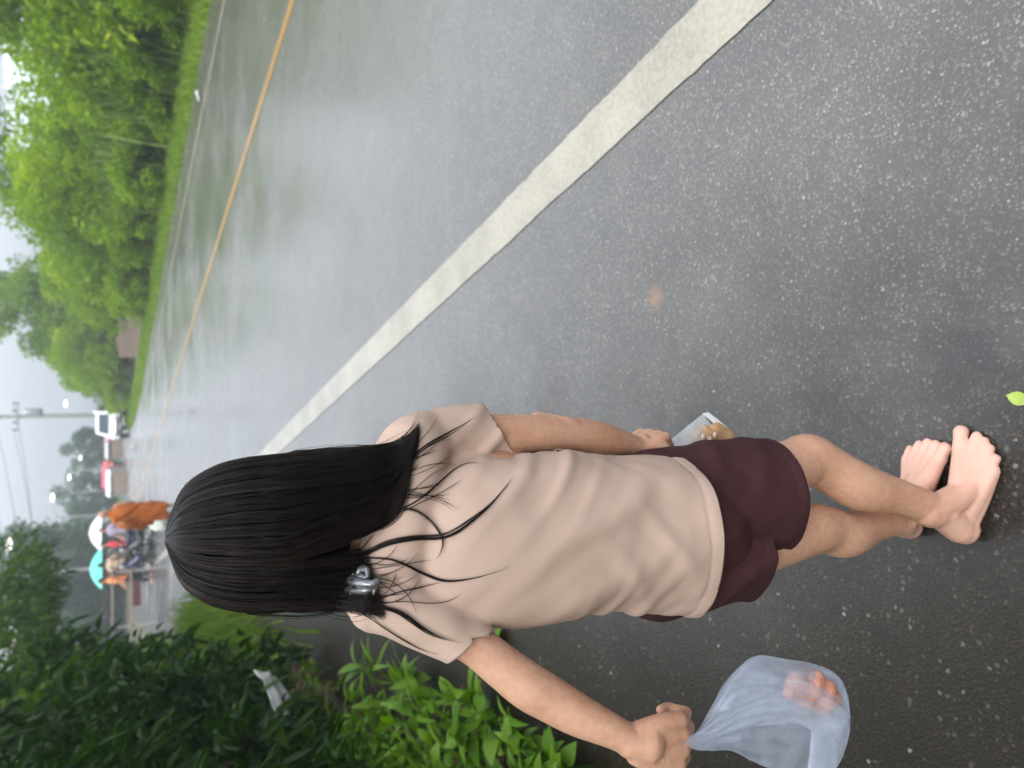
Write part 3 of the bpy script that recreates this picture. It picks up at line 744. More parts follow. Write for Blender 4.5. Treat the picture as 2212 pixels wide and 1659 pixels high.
def fist(W, a, b, n, k, ext=0.75):
    a = unit(a); n = unit(n - a*(a @ n)); b0 = np.cross(n, a); b = b0 if b0 @ b > 0 else -b0
    L = [.060, .066, .068, .065]; R_ = [.0088, .0098, .0102, .0098]
    body.tube([W - a*.012*k, W + a*.015*k], [.018*k, (.026*k)], 12, 2)
    for i, of in enumerate((-.028, -.0095, .0095, .028)):
        kn = W + a*L[i]*k + b*of*k + n*.002*k
        body.tube([W + b*of*0.5*k, W + a*L[i]*0.5*k + b*of*0.85*k + n*.003*k, kn], [.0135*k, .0135*k, .0120*k], 10, 3)
        p1 = kn + (a*ext - n*math.sqrt(1-ext*ext))*.034*k
        p2 = p1 + (-a*0.75 - n*0.66)*.024*k
        p3 = p2 + (-a*0.80 + n*0.35)*.018*k
        body.tube([kn, (kn+p1)/2 + n*.001, p1], [R_[i]*k*1.1, R_[i]*k*.98, R_[i]*k*1.02], 10, 2)
        body.tube([p1, p2], [R_[i]*k, R_[i]*k*.93], 10, 2); body.tube([p2, p3], [R_[i]*k*.92, R_[i]*k*.85], 10, 2)
    t0 = W + b*.018*k + a*.012*k; t1 = W + b*.040*k + a*.040*k - n*.010*k
    t2 = W + b*.030*k + a*.066*k - n*.028*k; t3 = W + b*.008*k + a*.074*k - n*.036*k
    body.tube([t0, t1], [.0145*k, .012*k], 10, 2); body.tube([t1, t2], [.0118*k, .0108*k], 10, 2); body.tube([t2, t3], [.0106*k, .0092*k], 10, 2)
fist(wrL, at(1462, 1602, .795) - wrL, V3(-.8, 0, -.6), V3(.05, -.85, .4), 1.04)
fist(wrR, at(1412, 941, 1.045) - wrR, V3(-.2, -.6, .5), V3(.75, -.35, .55), 0.80, 0.5)
# legs
def leg(hip, knee, ank, heel, back, kf):
    d = unit(ank - knee)
    calf = knee*0.66 + ank*0.34 + back*0.014
    body.tube([hip, hip*0.5 + knee*0.5 - kf*0.010, knee - (knee-hip)*0.12, knee + kf*0.004, knee + d*.045, calf, knee*0.35 + ank*0.65 + back*0.004, ank],
              [.062, .051, .0465, .0465, .0430, .0440, .0345, .0305], 20, 5)
    body.add(*ball(knee + kf*0.026, (.026, .026, .030), 14))
fwd = unit(V3(0.92, 0.38, 0))
leg(hipR, kneeR, ankR, None, V3(-.85, -.5, 0), unit(V3(.95, .25, .1)))
leg(hipL, kneeL, ankL, None, V3(-.95, -.2, 0), unit(V3(.95, .2, 0)))
def foot(ank, heel, balls, tips, mids):
    heelp = atz(*heel, .026)
    body.tube([ank + V3(0, 0, .03), ank, heelp + V3(0, 0, .012), ], [.030, .033, .029], 16, 3)
    body.add(*ball(heelp, (.031, .030, .026), 16))
    bb = [atz(*zz(*q), .016) for q in balls]
    inst = [atz(*zz(*q), h) for q, h in mids]
    n = len(bb)
    for i, q in enumerate(bb):
        w = i/(n-1)
        m = inst[0]*(1-w) + inst[1]*w
        body.tube([heelp*0.6 + ank*0.4 - V3(0, 0, .012), m, q], [.028, .0215 - .004*w, .0145 - .002*w], 12, 4)
        body.tube([heelp, (heelp + q)/2 + V3(0, 0, -.004), q], [.022, .018, .013], 10, 3)
        tp = atz(*zz(*tips[i]), .0105 if i == 0 else .009)
        r0 = (.0155, .0108, .0102, .0098, .0094)[i]
        body.tube([q, q*0.45 + tp*0.55 + V3(0, 0, .0045 if i else .002), tp], [r0*1.05, r0*0.86, r0*0.98], 10, 4)
        nail_pos.append((q, tp, r0))
    for a_, s_ in ((ank, 1), (ank, -1)):
        sd = unit(np.cross(V3(0, 0, 1), bb[2] - heelp))
        body.add(*ball(a_ + sd*s_*.020 + V3(0, 0, -.004), (.016, .016, .020), 12))
    body.tube([ank + V3(0, 0, .04), (ank*0.5 + (inst[0] + inst[1])/4) + V3(0, 0, .004), (inst[0] + inst[1])/2], [.027, .028, .022], 12, 4)
nail_pos = []
foot(ankR, (2082, 1142), [(1720, 430), (1800, 450), (1875, 490), (1930, 530), (1975, 590)], [(1726, 292), (1848, 325), (1905, 365), (1948, 420), (1998, 498)], [((1720, 690), .045), ((1880, 740), .024)])
foot(ankL, (1962, 1132), [(1560, 505), (1490, 480), (1420, 475), (1365, 480), (1315, 500)], [(1605, 422), (1530, 388), (1470, 373), (1405, 388), (1335, 425)], [((1440, 700), .045), ((1330, 640), .028)])
bm_ = fused(body, 0.0027, 7, 0.5)
person = thing(link('person', bm_, M['skin']), 'barefoot person with long black hair, beige T-shirt and maroon shorts, seen from behind', 'person')
# nails
for i, (q, tp, r0) in enumerate(nail_pos):
    d = unit(tp - q); u = V3(0, 0, 1); u = unit(u - d*(u @ d)); s_ = np.cross(d, u)
    mb = MB(); c = tp + d*r0*0.15 + u*r0*0.90
    Vn, Fn = [], []
    for a in range(4):
        for b in range(4):
            x = (a/3 - .5)*2; y = (b/3 - .5)*2
            Vn.append(c + s_*x*r0*0.45*(1-0.12*max(0, y)) + d*y*r0*0.45 - u*(0.28*x*x + 0.12*max(0, y)**2)*r0)
    Fn = [(a*4+b, a*4+b+1, (a+1)*4+b+1, (a+1)*4+b) for a in range(3) for b in range(3)]
    mb.add(Vn, Fn)
    if i == 0: M['nail'] = mat('toenail', (0.62, 0.34, 0.27), rough=0.35, coat=0.2)
    mb.build('toenail', M['nail'], person, True)
for sx in (-1, 1):
    mb = MB(); mb.add(*ball(headc + V3(sx*.029, .0755, .012), (.0125, .009, .0075), 14)); mb.build('eye', mat('eye', (0.05, 0.03, 0.02), rough=0.1), person, True)

# ---- clothes: melted from loose tubes, hems cut open
def cut(me, cuts):          # each cut: a plane, and which part of the cloth it may touch
    bm = bmesh.new(); bm.from_mesh(me)
    for co, no, ok in cuts:
        co, no = Vector(co), Vector(unit(no))
        fs = [f for f in bm.faces if ok is None or ok(np.array(f.calc_center_median()))]
        geom = set(fs)
        for f in fs: geom.update(f.verts); geom.update(f.edges)
        bmesh.ops.bisect_plane(bm, geom=list(geom), plane_co=co, plane_no=no, clear_outer=True, dist=1e-5)
    lo = [v for v in bm.verts if not v.link_faces]
    bmesh.ops.delete(bm, geom=lo, context='VERTS')
    bm.to_mesh(me); bm.free()
def near_axis(c, d, r, back=0.03):
    d = unit(d)
    def f(p):
        q = p - c; h = q @ d
        return h > -back and np.linalg.norm(q - d*h) < r
    return f
def garment(name, me, m, thick):
    o = link(name, me, m, person)
    md = o.modifiers.new('thickness', 'SOLIDIFY'); md.thickness = thick; md.offset = 0
    return o
shirt = MB()
sx_ = unit(V3(1, .22, 0))
def ring(xp, yr, yl, d, half_through):
    cR_, cL_ = at(xp, yr, d), at(xp, yl, d)
    return (cR_ + cL_)/2, np.linalg.norm(cR_ - cL_)/2, half_through
prof = [(905, 1010, 1290, .945, .060), (960, 990, 1335, .940, .078), (1030, 985, 1348, .940, .088), (1121, 984, 1350, .942, .092), (1187, 974, 1338, .944, .094), (1260, 977, 1320, .947, .096), (1325, 984, 1316, .950, .098), (1400, 980, 1314, .953, .103), (1460, 978, 1312, .955, .108), (1545, 978, 1312, .957, .112)]
pp, rrs = [], []
for q in prof:
    c, w, t = ring(*q); pp.append(c); rrs.append((w, t))
shirt.tube(pp, rrs, 40, 5, sx_, round_ends=False)
nk = V3(-0.187, 0.955, 1.190)
shirt.tube([at(930, 950, .985), at(888, 990, .962), nk - V3(0, .004, .03), at(822, 1270, .925), at(846, 1302, .908)], [(.040, .042), (.052, .05), (.066, .05), (.056, .05), (.038, .042)], 18, 5, V3(0, 1, 0))
shirt.tube([at(915, 965, .975), at(965, 946, .985), at(1030, 938, .99), at(1078, 938, .995), at(1125, 942, 1.0)], [.040, .0435, .0425, .0415, .042], 22, 5)
shirt.tube([at(842, 1300, .910), at(890, 1320, .905), at(950, 1352, .897), at(1003, 1389, .888), at(1045, 1418, .88)], [.038, .040, .0365, .0330, .0330], 22, 5)
sm_ = fused(shirt, 0.0042, 14, 0.55)
hem_c, hem_n = V3(-0.23, 0.955, 0.690), V3(0.02, -0.07, -1)
slR_c, slR_n = at(1078, 934, .995), -cU*.80 + cR*.50 + cF*.1
slL_c, slL_n = at(1003, 1390, .888), -cU*.66 - cR*.75
co, no = get_co(sm_), get_no(sm_)
def blend(x, a, b): return np.clip((x - a)/(b - a), 0, 1)**2*(3 - 2*np.clip((x - a)/(b - a), 0, 1))
zrel = co[:, 2]
wv = np.zeros(len(co))
def fold(x): return (0.5 + 0.5*np.cos(x))**2.6 - 0.3
body_m = 1 - blend(zrel, 1.02, 1.12)
xr = (co - V3(-.22, .95, 0)) @ sx_
# long soft folds down the back, drag lines from the right armpit, buckles above the hem
wv += body_m*0.0022*np.sin(xr*62 + 3.2*np.sin(zrel*6.5) + 1.0) * (0.35 + blend(zrel, .98, .72))
wv += 0.0026*wav(co, (22, 22, 9), 3)*body_m
dR = np.linalg.norm(co - at(1125, 985, .96), axis=1)
wv += 0.0070*np.exp(-(dR/.10)**2)*fold((co @ V3(.75, .1, .66))*140 + 1.5 + wav(co, (14, 14, 14), 21)*1.2)
dL = np.linalg.norm(co - at(1335, 1300, .93), axis=1)
wv += 0.0060*np.exp(-(dL/.085)**2)*fold((co @ V3(.35, .1, .93))*105 + wav(co, (14, 14, 14), 22)*1.5)
dM = np.linalg.norm(co - at(1420, 1240, .86), axis=1)
wv += 0.0042*np.exp(-(dM/.10)**2)*fold((co @ V3(-.75, .1, .66))*80 + 0.6 + wav(co, (12, 12, 12), 23)*1.5)
dN = np.linalg.norm(co - at(1250, 1060, .87), axis=1)
wv += 0.0050*np.exp(-(dN/.15)**2)*fold((co @ V3(.88, .1, .45))*70 + 2.0 + wav(co, (10, 10, 10), 24)*1.2)
slm = np.exp(-(np.linalg.norm(co - slL_c, axis=1)/.07)**2) + np.exp(-(np.linalg.norm(co - slR_c, axis=1)/.07)**2)
wv += 0.0030*wav(co, (45, 45, 45), 5)*slm + 0.0012*wav(co, (60, 60, 40), 9)
hd = (co - hem_c) @ -unit(hem_n)            # height above the hem: a stitched band
wv += -0.0016*np.exp(-((hd - .021)/.0022)**2) + 0.0010*blend(hd, .021, .005) + 0.004*np.sin(xr*48 + 1)*blend(hd, .06, 0)
set_co(sm_, co + no*wv[:, None])
sR = at(1086, 925, .995)
apR, apL = at(1121, 975, .98), at(1041, 1363, .90)
nR = near_axis(slR_c, at(1125, 942, 1.0) - at(1030, 938, .99), .060, .06); nL = near_axis(slL_c, at(1045, 1418, .88) - at(950, 1352, .897), .045, .05)
cut(sm_, [(hem_c, hem_n, None), (slR_c, slR_n, lambda p: (p - apR)[0] > .001 and p[2] < 1.09 and nR(p)), (slL_c, slL_n, lambda p: (p - apL)[0] < .004 and p[2] < 1.16 and p[2] > .95 and nL(p)),
          (nk + V3(0, .012, .016), V3(0, .30, 1), lambda p: np.linalg.norm(p - (nk + V3(0, .012, .03))) < .062)])
t_shirt = garment('t_shirt', sm_, M['shirt'], 0.0022)

hcR, hcL = hipR + V3(0.0, 0, .0), hipL + V3(-.02, 0, 0)
hemR, hemL = at(1668, 1068, .963), at(1606, 1190, .962)
def shorts_half(hip, hem, rr_, hem_n, shrink, seed):
    sh = MB()
    k = shrink
    sh.tube([V3(-.23, .96, .86), V3(-.23, .96, .78), V3(-.232, .96, .70), V3(-.235, .962, .64)], [(.095-k, .075-k), (.102-k, .085-k), (.110-k, .092-k), (.10-k, .085-k)], 30, 5, sx_)
    sh.tube([hip, hip*.5 + hem*.5, hem, hem + (hem - hip)*.35], [(.082-k, .078-k), (rr_[0]*.96, rr_[1]*.97), rr_, rr_], 30, 5, sx_)
    me = fused(sh, 0.0045, 12, 0.55)
    co, no = get_co(me), get_no(me)
    u1 = co @ unit(V3(.62, .2, .78)); u2 = co @ unit(V3(.85, -.1, -.5))
    wv = (0.0080*fold(u1*70 + 2.0*np.sin(u2*20) + wav(co, (12, 12, 12), seed)) * (0.55 + 0.45*wav(co, (13, 13, 13), seed+1)) + 0.0028*wav(co, (34, 34, 22), seed+2) + 0.0010*wav(co, (80, 80, 80), seed+3))*(1 - 0.85*blend(co[:, 2], .62, .70))
    hh = (co - hem) @ -unit(hem_n)
    wv += -0.0012*np.exp(-((hh - .018)/.0022)**2)
    set_co(me, co + no*wv[:, None])
    cut(me, [(hem, hem_n, None)])
    return me
mA = shorts_half(hcR + V3(-.004, 0, 0), hemR, (.099, .089), V3(.05, -.12, -1), 0.0, 8)
mB = shorts_half(hcL, hemL, (.076, .080), V3(-.05, -.10, -1), 0.004, 18)
bmj = bmesh.new(); bmj.from_mesh(mA); bmj.from_mesh(mB); sh_m = bpy.data.meshes.new('m'); bmj.to_mesh(sh_m); bmj.free()
sh_m.polygons.foreach_set('use_smooth', np.ones(len(sh_m.polygons), dtype=bool))
shorts = garment('shorts', sh_m, M['shorts'], 0.0025)

# ---- hair
dgz = bpy.context.evaluated_depsgraph_get()
def bvh_of(me):
    bm = bmesh.new(); bm.from_mesh(me); t = BVHTree.FromBMesh(bm); bm.free(); return t
BV = [bvh_of(sm_), bvh_of(bm_)]
oC = Vector(cC)
def drape(x, y, d, lift=0.004):            # keeps a lock lying on the shirt or skin instead of inside it
    r = ray(x, y); rv = Vector(r).normalized()
    for b in BV:
        h = b.ray_cast(oC, rv)
        if h[0] is not None and h[0].y - lift < d: d = h[0].y - lift
    return at(x, y, d)
e_r = [(356, 1158), (366, 1114), (387, 1059), (424, 1027), (475, 1001), (533, 988), (620, 979), (729, 972), (838, 970), (905, 935)]
e_l = [(356, 1172), (366, 1198), (376, 1241), (402, 1278), (456, 1310), (511, 1323), (584, 1326), (656, 1318), (747, 1314), (815, 1312)]
def smooth_tab(tab):
    x = np.linspace(tab[0][0], tab[-1][0], 400); y = np.interp(x, [a for a, b in tab], [b for a, b in tab])
    for _ in range(160): y[3:-1] = (y[2:-2] + y[3:-1]*2 + y[4:])/4
    return x, y
tR, tL = smooth_tab(e_r), smooth_tab(e_l)
def edge(tab, v): return np.interp(v, *(tR if tab is e_r else tL))
tDM = smooth_tab(list(zip([356, 420, 560, 700, 800, 900], [1.0, .995, .985, .965, .945, .945])))
tDH = smooth_tab(list(zip([356, 362, 380, 430, 520, 600, 660, 720, 790, 900], [.01, .028, .055, .082, .097, .098, .090, .073, .050, .028])))
def dmid(v): return np.interp(v, *tDM)
def dhalf(v): return np.interp(v, *tDH)
core = MB()
CV, CF = [], []
vs_ = np.concatenate([[358], np.linspace(366, 700, 22), np.linspace(715, 800, 6)])
nn_ = 28
for i, v in enumerate(vs_):
    yr, yl = edge(e_r, v) + 8, edge(e_l, v) - 8
    if v > 700: yl = yl + (1130 - yl)*blend(np.array(v), 700, 790)
    if v > 760: yr += (v - 760)*0.3
    dm, dh = dmid(v), dhalf(v) - .006
    for j in range(nn_):
        t = 2*math.pi*j/nn_
        s_ = math.sin(t)
        y = (yr + yl)/2 + (yl - yr)/2*math.cos(t)
        d = dm - dh*s_ if s_ > 0 else dm - 0.028*s_
        CV.append(at(v, y, d))
    if i:
        for j in range(nn_):
            j2 = (j+1) % nn_
            CF.append(((i-1)*nn_+j, (i-1)*nn_+j2, i*nn_+j2, i*nn_+j))
CF.append(tuple(range(nn_))); CF.append(tuple((len(vs_)-1)*nn_ + j for j in range(nn_-1, -1, -1)))
HV, HF, HT, hoff = [], [], [], 0
def add_strand(P, r, tint=None):                        # r: radius along the lock; a thin three-sided thread
    global hoff
    P = np.asarray(P, float); n = len(P)
    T = np.gradient(P, axis=0); T /= np.linalg.norm(T, axis=1)[:, None] + 1e-9
    v = P - cC
    A = np.cross(T, v); A /= np.linalg.norm(A, axis=1)[:, None] + 1e-9
    B = np.cross(T, A)
    r = np.asarray(r)[:, None]
    ring_ = np.stack([P + A*r, P - A*r*0.5 + B*r*0.8, P - A*r*0.5 - B*r*0.8], 1).reshape(-1, 3)
    HV.append(ring_)
    i = np.arange(n-1)[:, None]*3 + hoff
    HF.append(np.concatenate([i + np.array([[0, 1, 4, 3]]), i + np.array([[1, 2, 5, 4]]), i + np.array([[2, 0, 3, 5]])], 1).reshape(-1, 4))
    HT.append(np.full((n-1)*3, g.beta(2, 3) if tint is None else tint)); hoff += n*3
g = np.random.default_rng(5)
NS = 4200
gA = catmull([(640, 977), (729, 972), (800, 970), (850, 966), (885, 950), (908, 928)], 6)
gB = catmull([(640, 1209), (712, 1180), (780, 1154), (828, 1126), (858, 1090), (876, 1048), (888, 1005)], 6)
gL0 = catmull([(640, 1212), (690, 1208), (740, 1200), (775, 1196), (800, 1205)], 6)
gL1 = catmull([(640, 1321), (700, 1316), (760, 1314), (800, 1316), (835, 1330)], 6)
def on(A, u):
    x = u*(len(A)-1); i = np.minimum(x.astype(int), len(A)-2); f_ = (x - i)[:, None]
    return A[i]*(1-f_) + A[i+1]*f_
clumps = np.sort(g.uniform(0, 1, 80)); cl_lift = np.abs(g.normal(0, .0045, 80)); cl_end = g.normal(0, .08, 80); cl_w = g.normal(0, 9, 80); cl_tint = g.beta(1.6, 2.4, 80)
for k in range(NS):
    q = g.uniform(0.0, 1.0)
    if g.uniform() < 0.2: q = g.choice([g.uniform(0, .1), g.uniform(.9, 1)])
    ci = int(np.argmin(np.abs(clumps - q))); qc = clumps[ci]
    fly = g.uniform() < .10
    lift = abs(g.normal(0, .0016)) + .0005 + cl_lift[ci] + (abs(g.normal(0, .006)) if fly else 0)
    v0 = g.uniform(357, 374) if g.uniform() < .8 else g.uniform(380, 600)
    n1_ = 13; n2_ = 13
    ph, am = g.uniform(0, 6.28), g.normal(0, 2.2)*(3 if fly else 1)
    pts = []
    for i in range(n1_):
        u = i/n1_; v = v0 + (640 - v0)*u
        qq = q + (qc - q)*0.45*u
        yr, yl = edge(e_r, v), edge(e_l, v)
        y = yr + (yl - yr)*qq + (am*math.sin(u*4 + ph) + cl_w[ci]*math.sin(u*3.0))*u*min(1, 6*qq*(1-qq))
        lam = (qq - .5)*2
        pts.append(at(v, y, dmid(v) - dhalf(v)*math.sqrt(max(0.0, 1 - lam*lam)) - lift*min(1, .25 + u)))
    uend = np.clip(g.normal(.92, .09) + cl_end[ci], .5, 1.0) if not (.5 < q < .72) else np.clip(g.uniform(.45, 1.0) + cl_end[ci]*2, .35, 1.0)
    uu = np.linspace(0, uend, n2_)
    qq = q + (qc - q)*(0.45 + .5*uu)
    if q < .68:
        w = np.clip(qq/.68, 0, 1)[:, None]; path = on(gA, uu)*(1-w) + on(gB, uu)*w
    else:
        w = np.clip((qq-.68)/.32, 0, 1)[:, None]; path = on(gL0, uu)*(1-w) + on(gL1, uu)*w
    off_ = am*np.sin(4 + uu*4 + ph)*(1 + 2.2*uu) + (g.normal(0, 9) + (abs(g.normal(0, 22)) if .45 < q < .7 and g.uniform() < .22 else 0))*uu**2 + cl_w[ci]*np.sin(3.0 + uu*2.0)*min(1, 6*q*(1-q))
    for i in range(n2_):
        v, y = path[i, 0], path[i, 1] + off_[i]
        lam = (qq[i] - .5)*2
        dd = dmid(v) - dhalf(v)*math.sqrt(max(0.0, 1 - lam*lam)) - lift
        pts.append(drape(v, y, dd, .0025 + lift*.7) if v > 690 else at(v, y, dd))
    n = len(pts)
    rad = np.full(n, .00062)*g.uniform(.6, 1.5)*(.6 if fly else 1)
    rad[-6:] *= np.array([.9, .8, .65, .5, .35, .15])
    add_strand(catmull(pts, 2), np.interp(np.linspace(0, 1, 2*(n-1)+1), np.linspace(0, 1, n), rad), np.clip(cl_tint[ci] + g.normal(0, .12), 0, 1))
def lock(zpts, w, conv=zh, count=None, d=.93, spread=1.0):    # a loose lock of many threads along a traced path
    A = catmull([conv(*p) for p in zpts], 8)
    u = np.linspace(0, 1, len(A))
    base = np.array([drape(a, b, d) for a, b in A])
    for i in range(4): base[1:-1] = (base[:-2] + base[1:-1]*2 + base[2:])/4
    w = w*.72
    count = count or max(2, int(w*1.0))
    T = np.gradient(A, axis=0); T /= np.linalg.norm(T, axis=1)[:, None] + 1e-9
    for k in range(count):
        o = g.normal(0, .36); ph = g.uniform(0, 6.28)
        off = (o*1.25 + .3*np.sin(u*5 + ph)) * w*.66*.5486*spread * (0.5 + 0.9*u*(1-u)*2) * np.clip((1.05 - u)*2, 0.10, 1)
        dA = np.stack([-T[:, 1]*off, T[:, 0]*off], 1)
        P = base + (-dA[:, 1]/1600)[:, None]*cR - (dA[:, 0]/1600)[:, None]*cU + (-cF*g.uniform(0, .0018))
        ue = int(len(P)*g.uniform(.72, 1.0)); ue = max(ue, 6); uu = np.linspace(0, 1, ue)
        add_strand(P[:ue], .00055*g.uniform(.7, 1.3)*np.clip((1.03 - uu)*4, .12, 1))
lock([(1150, 1060), (1270, 1020), (1400, 960), (1560, 930), (1700, 925), (1800, 890), (1900, 820), (2000, 740), (2110, 612), (2150, 560)], 26)
lock([(1240, 1045), (1300, 1050), (1420, 1060), (1520, 1100), (1620, 1150), (1740, 1190), (1900, 1175), (2060, 1130), (2130, 1090)], 13)
lock([(1080, 1320), (1200, 1330), (1330, 1340), (1450, 1365), (1540, 1420), (1640, 1490), (1740, 1530), (1860, 1555)], 22)
lock([(1120, 1340), (1200, 1350), (1300, 1410), (1450, 1510), (1600, 1595), (1760, 1640)], 8)
lock([(1400, 770), (1470, 760), (1560, 770), (1640, 820), (1700, 890), (1725, 950), (1710, 1020), (1670, 1075)], 10)
lock([(1440, 640), (1500, 520), (1560, 440), (1640, 370), (1750, 310), (1860, 250), (1950, 185)], 10)
lock([(1470, 600), (1540, 480), (1620, 400), (1730, 340), (1840, 270), (1955, 180)], 6)
lock([(1420, 790), (1480, 760), (1560, 720), (1640, 660), (1720, 590), (1800, 520), (1880, 485), (1960, 490)], 5)
lock([(1450, 740), (1500, 700), (1580, 620), (1680, 540), (1780, 500)], 3)
lock([(1480, 780), (1600, 720), (1720, 660), (1830, 590), (1900, 530)], 3)
lock([(1200, 930), (1330, 870), (1430, 800), (1480, 700), (1500, 600), (1520, 500), (1530, 390)], 34, count=46)
lock([(1180, 900), (1300, 830), (1400, 740), (1450, 640), (1490, 520), (1560, 330)], 30, count=40)
lock([(1330, 1300), (1480, 1250), (1600, 1225), (1740, 1190)], 6)
lock([(1350, 1320), (1500, 1310), (1650, 1320), (1780, 1300), (1890, 1210)], 3)
lock([(560, 1380), (700, 1392), (900, 1402), (1100, 1375), (1220, 1345)], 8, spread=2.2, d=.945)
lock([(1230, 1010), (1290, 940), (1340, 880)], 4)
for k in range(26):                       # single wet hairs straying over the upper back
    x0, y0 = (g.uniform(1440, 1500), g.uniform(430, 760)) if k % 2 else (g.uniform(1270, 1340), g.uniform(1030, 1330))
    a0 = g.normal(-.25 if k % 2 else .1, .28); ln = g.uniform(180, 480); cv = g.normal(-.15, .45)
    zp = []
    for i in range(6):
        u = i/5; a1 = a0 + cv*u
        zp.append((x0 + ln*u*math.cos(a1), y0 + ln*u*math.sin(a1)))
    lock(zp, 2.0, count=1)
hv = np.vstack(HV); hf = np.vstack(HF)
CVn = np.array(CV)
quads = np.array([f for f in CF if len(f) == 4])
hv_all = np.vstack([hv, CVn]); hf_all = np.vstack([hf, quads + len(hv)])
hair = link('hair', fast_mesh(hv_all, hf_all, smooth=True, var=np.concatenate(HT + [np.full(len(quads), .1)])), M['hair'], person)

# ---- hair clip: a glossy claw of curved bars
M['clip'] = mat('glossy_grey_plastic', (0.24, 0.24, 0.26), (0.10, 0.10, 0.11), scale=55, rough=0.15, coat=0.6, metal=0.5)
clip_base = drape(*zh(1215, 1190), .93, .012)
clip = empty('hair_clip', clip_base)
thing(clip, 'glossy grey claw clip holding the hair at the nape of the neck', 'hair clip')
def clip_bar(name, zp, r, lift):
    P = [drape(*zh(*p), .93, lift) - clip_base for p in zp]
    mb = MB(); mb.tube(P, [r*.7] + [r]*(len(P)-2) + [r*.7], 10, 5); mb.build(name, M['clip'], clip, True)
clip_bar('spine', [(1105, 1195), (1160, 1180), (1230, 1195), (1300, 1205), (1335, 1185)], .0058, .014)
clip_bar('lower_bar', [(1110, 1230), (1180, 1240), (1260, 1245), (1330, 1225)], .0042, .010)
for p in ((1160, 1125), (1245, 1135)):
    clip_bar('wing', [(p[0]-30, p[1]+25), (p[0]-10, p[1]-15), (p[0]+25, p[1]-15), (p[0]+35, p[1]+25)], .0042, .012)
for i in range(5):
    x = 1130 + i*45
    clip_bar('tooth', [(x, 1205), (x+8, 1225), (x+4, 1262)], .0030, .010)
clip_bar('hinge', [(1180, 1165), (1230, 1160), (1270, 1168)], .004, .012)

# ------------------------------------------------------------------ plastic bags and what is in them
def film_mat(name, col, clear, rough):
    m, N, L, b = new_mat(name)
    t = N.new('ShaderNodeTexCoord')
    n = N.new('ShaderNodeTexNoise'); n.inputs['Scale'].default_value = 22; n.inputs['Detail'].default_value = 4
    L.new(t.outputs['Object'], n.inputs['Vector'])
    bp = N.new('ShaderNodeBump'); bp.inputs['Strength'].default_value = 0.35; bp.inputs['Distance'].default_value = 0.008
    L.new(n.outputs[0], bp.inputs['Height'])
    b.inputs['Base Color'].default_value = rgb(col); sock(b, 'Roughness', rough); L.new(bp.outputs[0], b.inputs['Normal'])
    tl = N.new('ShaderNodeBsdfTranslucent'); tl.inputs[0].default_value = rgb(col); L.new(bp.outputs[0], tl.inputs[1])
    a = N.new('ShaderNodeMixShader'); a.inputs[0].default_value = 0.5
    L.new(b.outputs[0], a.inputs[1]); L.new(tl.outputs[0], a.inputs[2])
    tp = N.new('ShaderNodeBsdfTransparent')
    mr_ = N.new('ShaderNodeMapRange'); mr_.inputs[1].default_value = 0.3; mr_.inputs[2].default_value = 0.7; mr_.inputs[3].default_value = clear - 0.1; mr_.inputs[4].default_value = clear + 0.1
    L.new(n.outputs[0], mr_.inputs[0])
    c = N.new('ShaderNodeMixShader'); L.new(mr_.outputs[0], c.inputs[0])
    L.new(a.outputs[0], c.inputs[1]); L.new(tp.outputs[0], c.inputs[2])
    L.new(c.outputs[0], N['Material Output'].inputs[0])
    return m
M['film'] = film_mat('white_plastic_film', (0.70, 0.76, 0.90), 0.50, 0.22)
M['clear_film'] = film_mat('clear_plastic_film', (0.80, 0.81, 0.85), 0.55, 0.12)
def film_grid(name, top, bot, dc, bulge, m, parent, seed, nu=46, nw=26, org=None, amp=.004, flat=0.0, folds=0.0):
    """cloth between two traced edges, bulging by 'bulge' towards (+) or away from (-) the walker's back"""
    T, B = catmull(top, 8), catmull(bot, 8)
    def along(A, u):
        L_ = np.concatenate([[0], np.cumsum(np.linalg.norm(np.diff(A, axis=0), axis=1))]); L_ /= L_[-1]
        return np.array([np.interp(u, L_, A[:, 0]), np.interp(u, L_, A[:, 1])])
    V = []
    for i in range(nu):
        u = i/(nu-1)
        for j in range(nw):
            w = j/(nw-1)
            q = along(T, u)*(1-w) + along(B, u)*w
            bl = bulge*math.sin(math.pi*min(1, max(0, w*(1-flat))))**0.7*math.sin(math.pi*(0.08 + 0.9*u))**0.6
            fo = folds*(abs(math.sin(w*7 + 1.8*math.sin(u*4 + seed) + u*2)) + .7*abs(math.sin(w*13 - u*7 + 2*math.sin(w*5 + u*6))) + .5*math.sin(u*17 + 3*math.sin(w*7)) - .8)*(.3 + .7*math.sin(math.pi*u))
            V.append(at(q[0], q[1], dc(u) - bl - fo))
    V = np.array(V)
    V += (wav(V, (60, 60, 60), seed)*amp + wav(V, (140, 140, 140), seed+1)*amp*0.35)[:, None]*V3(.2, -1, .3)*0.8
    F = [(i*nw+j, (i+1)*nw+j, (i+1)*nw+j+1, i*nw+j+1) for i in range(nu-1) for j in range(nw-1)]
    if org is not None: V = V - org
    return link(name, mesh(V, F, True), m, parent)
borg = at(1500, 1598, .80)
bag = empty('plastic_bag', borg)
thing(bag, 'thin white plastic bag with pinkish food swinging from the hand beside the weeds', 'bag')
dcb = lambda u: .80 + .02*math.sin(3*u)
up_e = [(1478, 1590), (1505, 1578), (1530, 1540), (1565, 1480), (1600, 1437), (1640, 1416), (1700, 1424), (1750, 1432), (1800, 1452), (1828, 1490), (1838, 1545)]
lo_f = [(1478, 1600), (1505, 1600), (1540, 1592), (1580, 1580), (1620, 1570), (1680, 1566), (1730, 1566), (1770, 1590), (1806, 1592), (1830, 1565), (1838, 1548)]
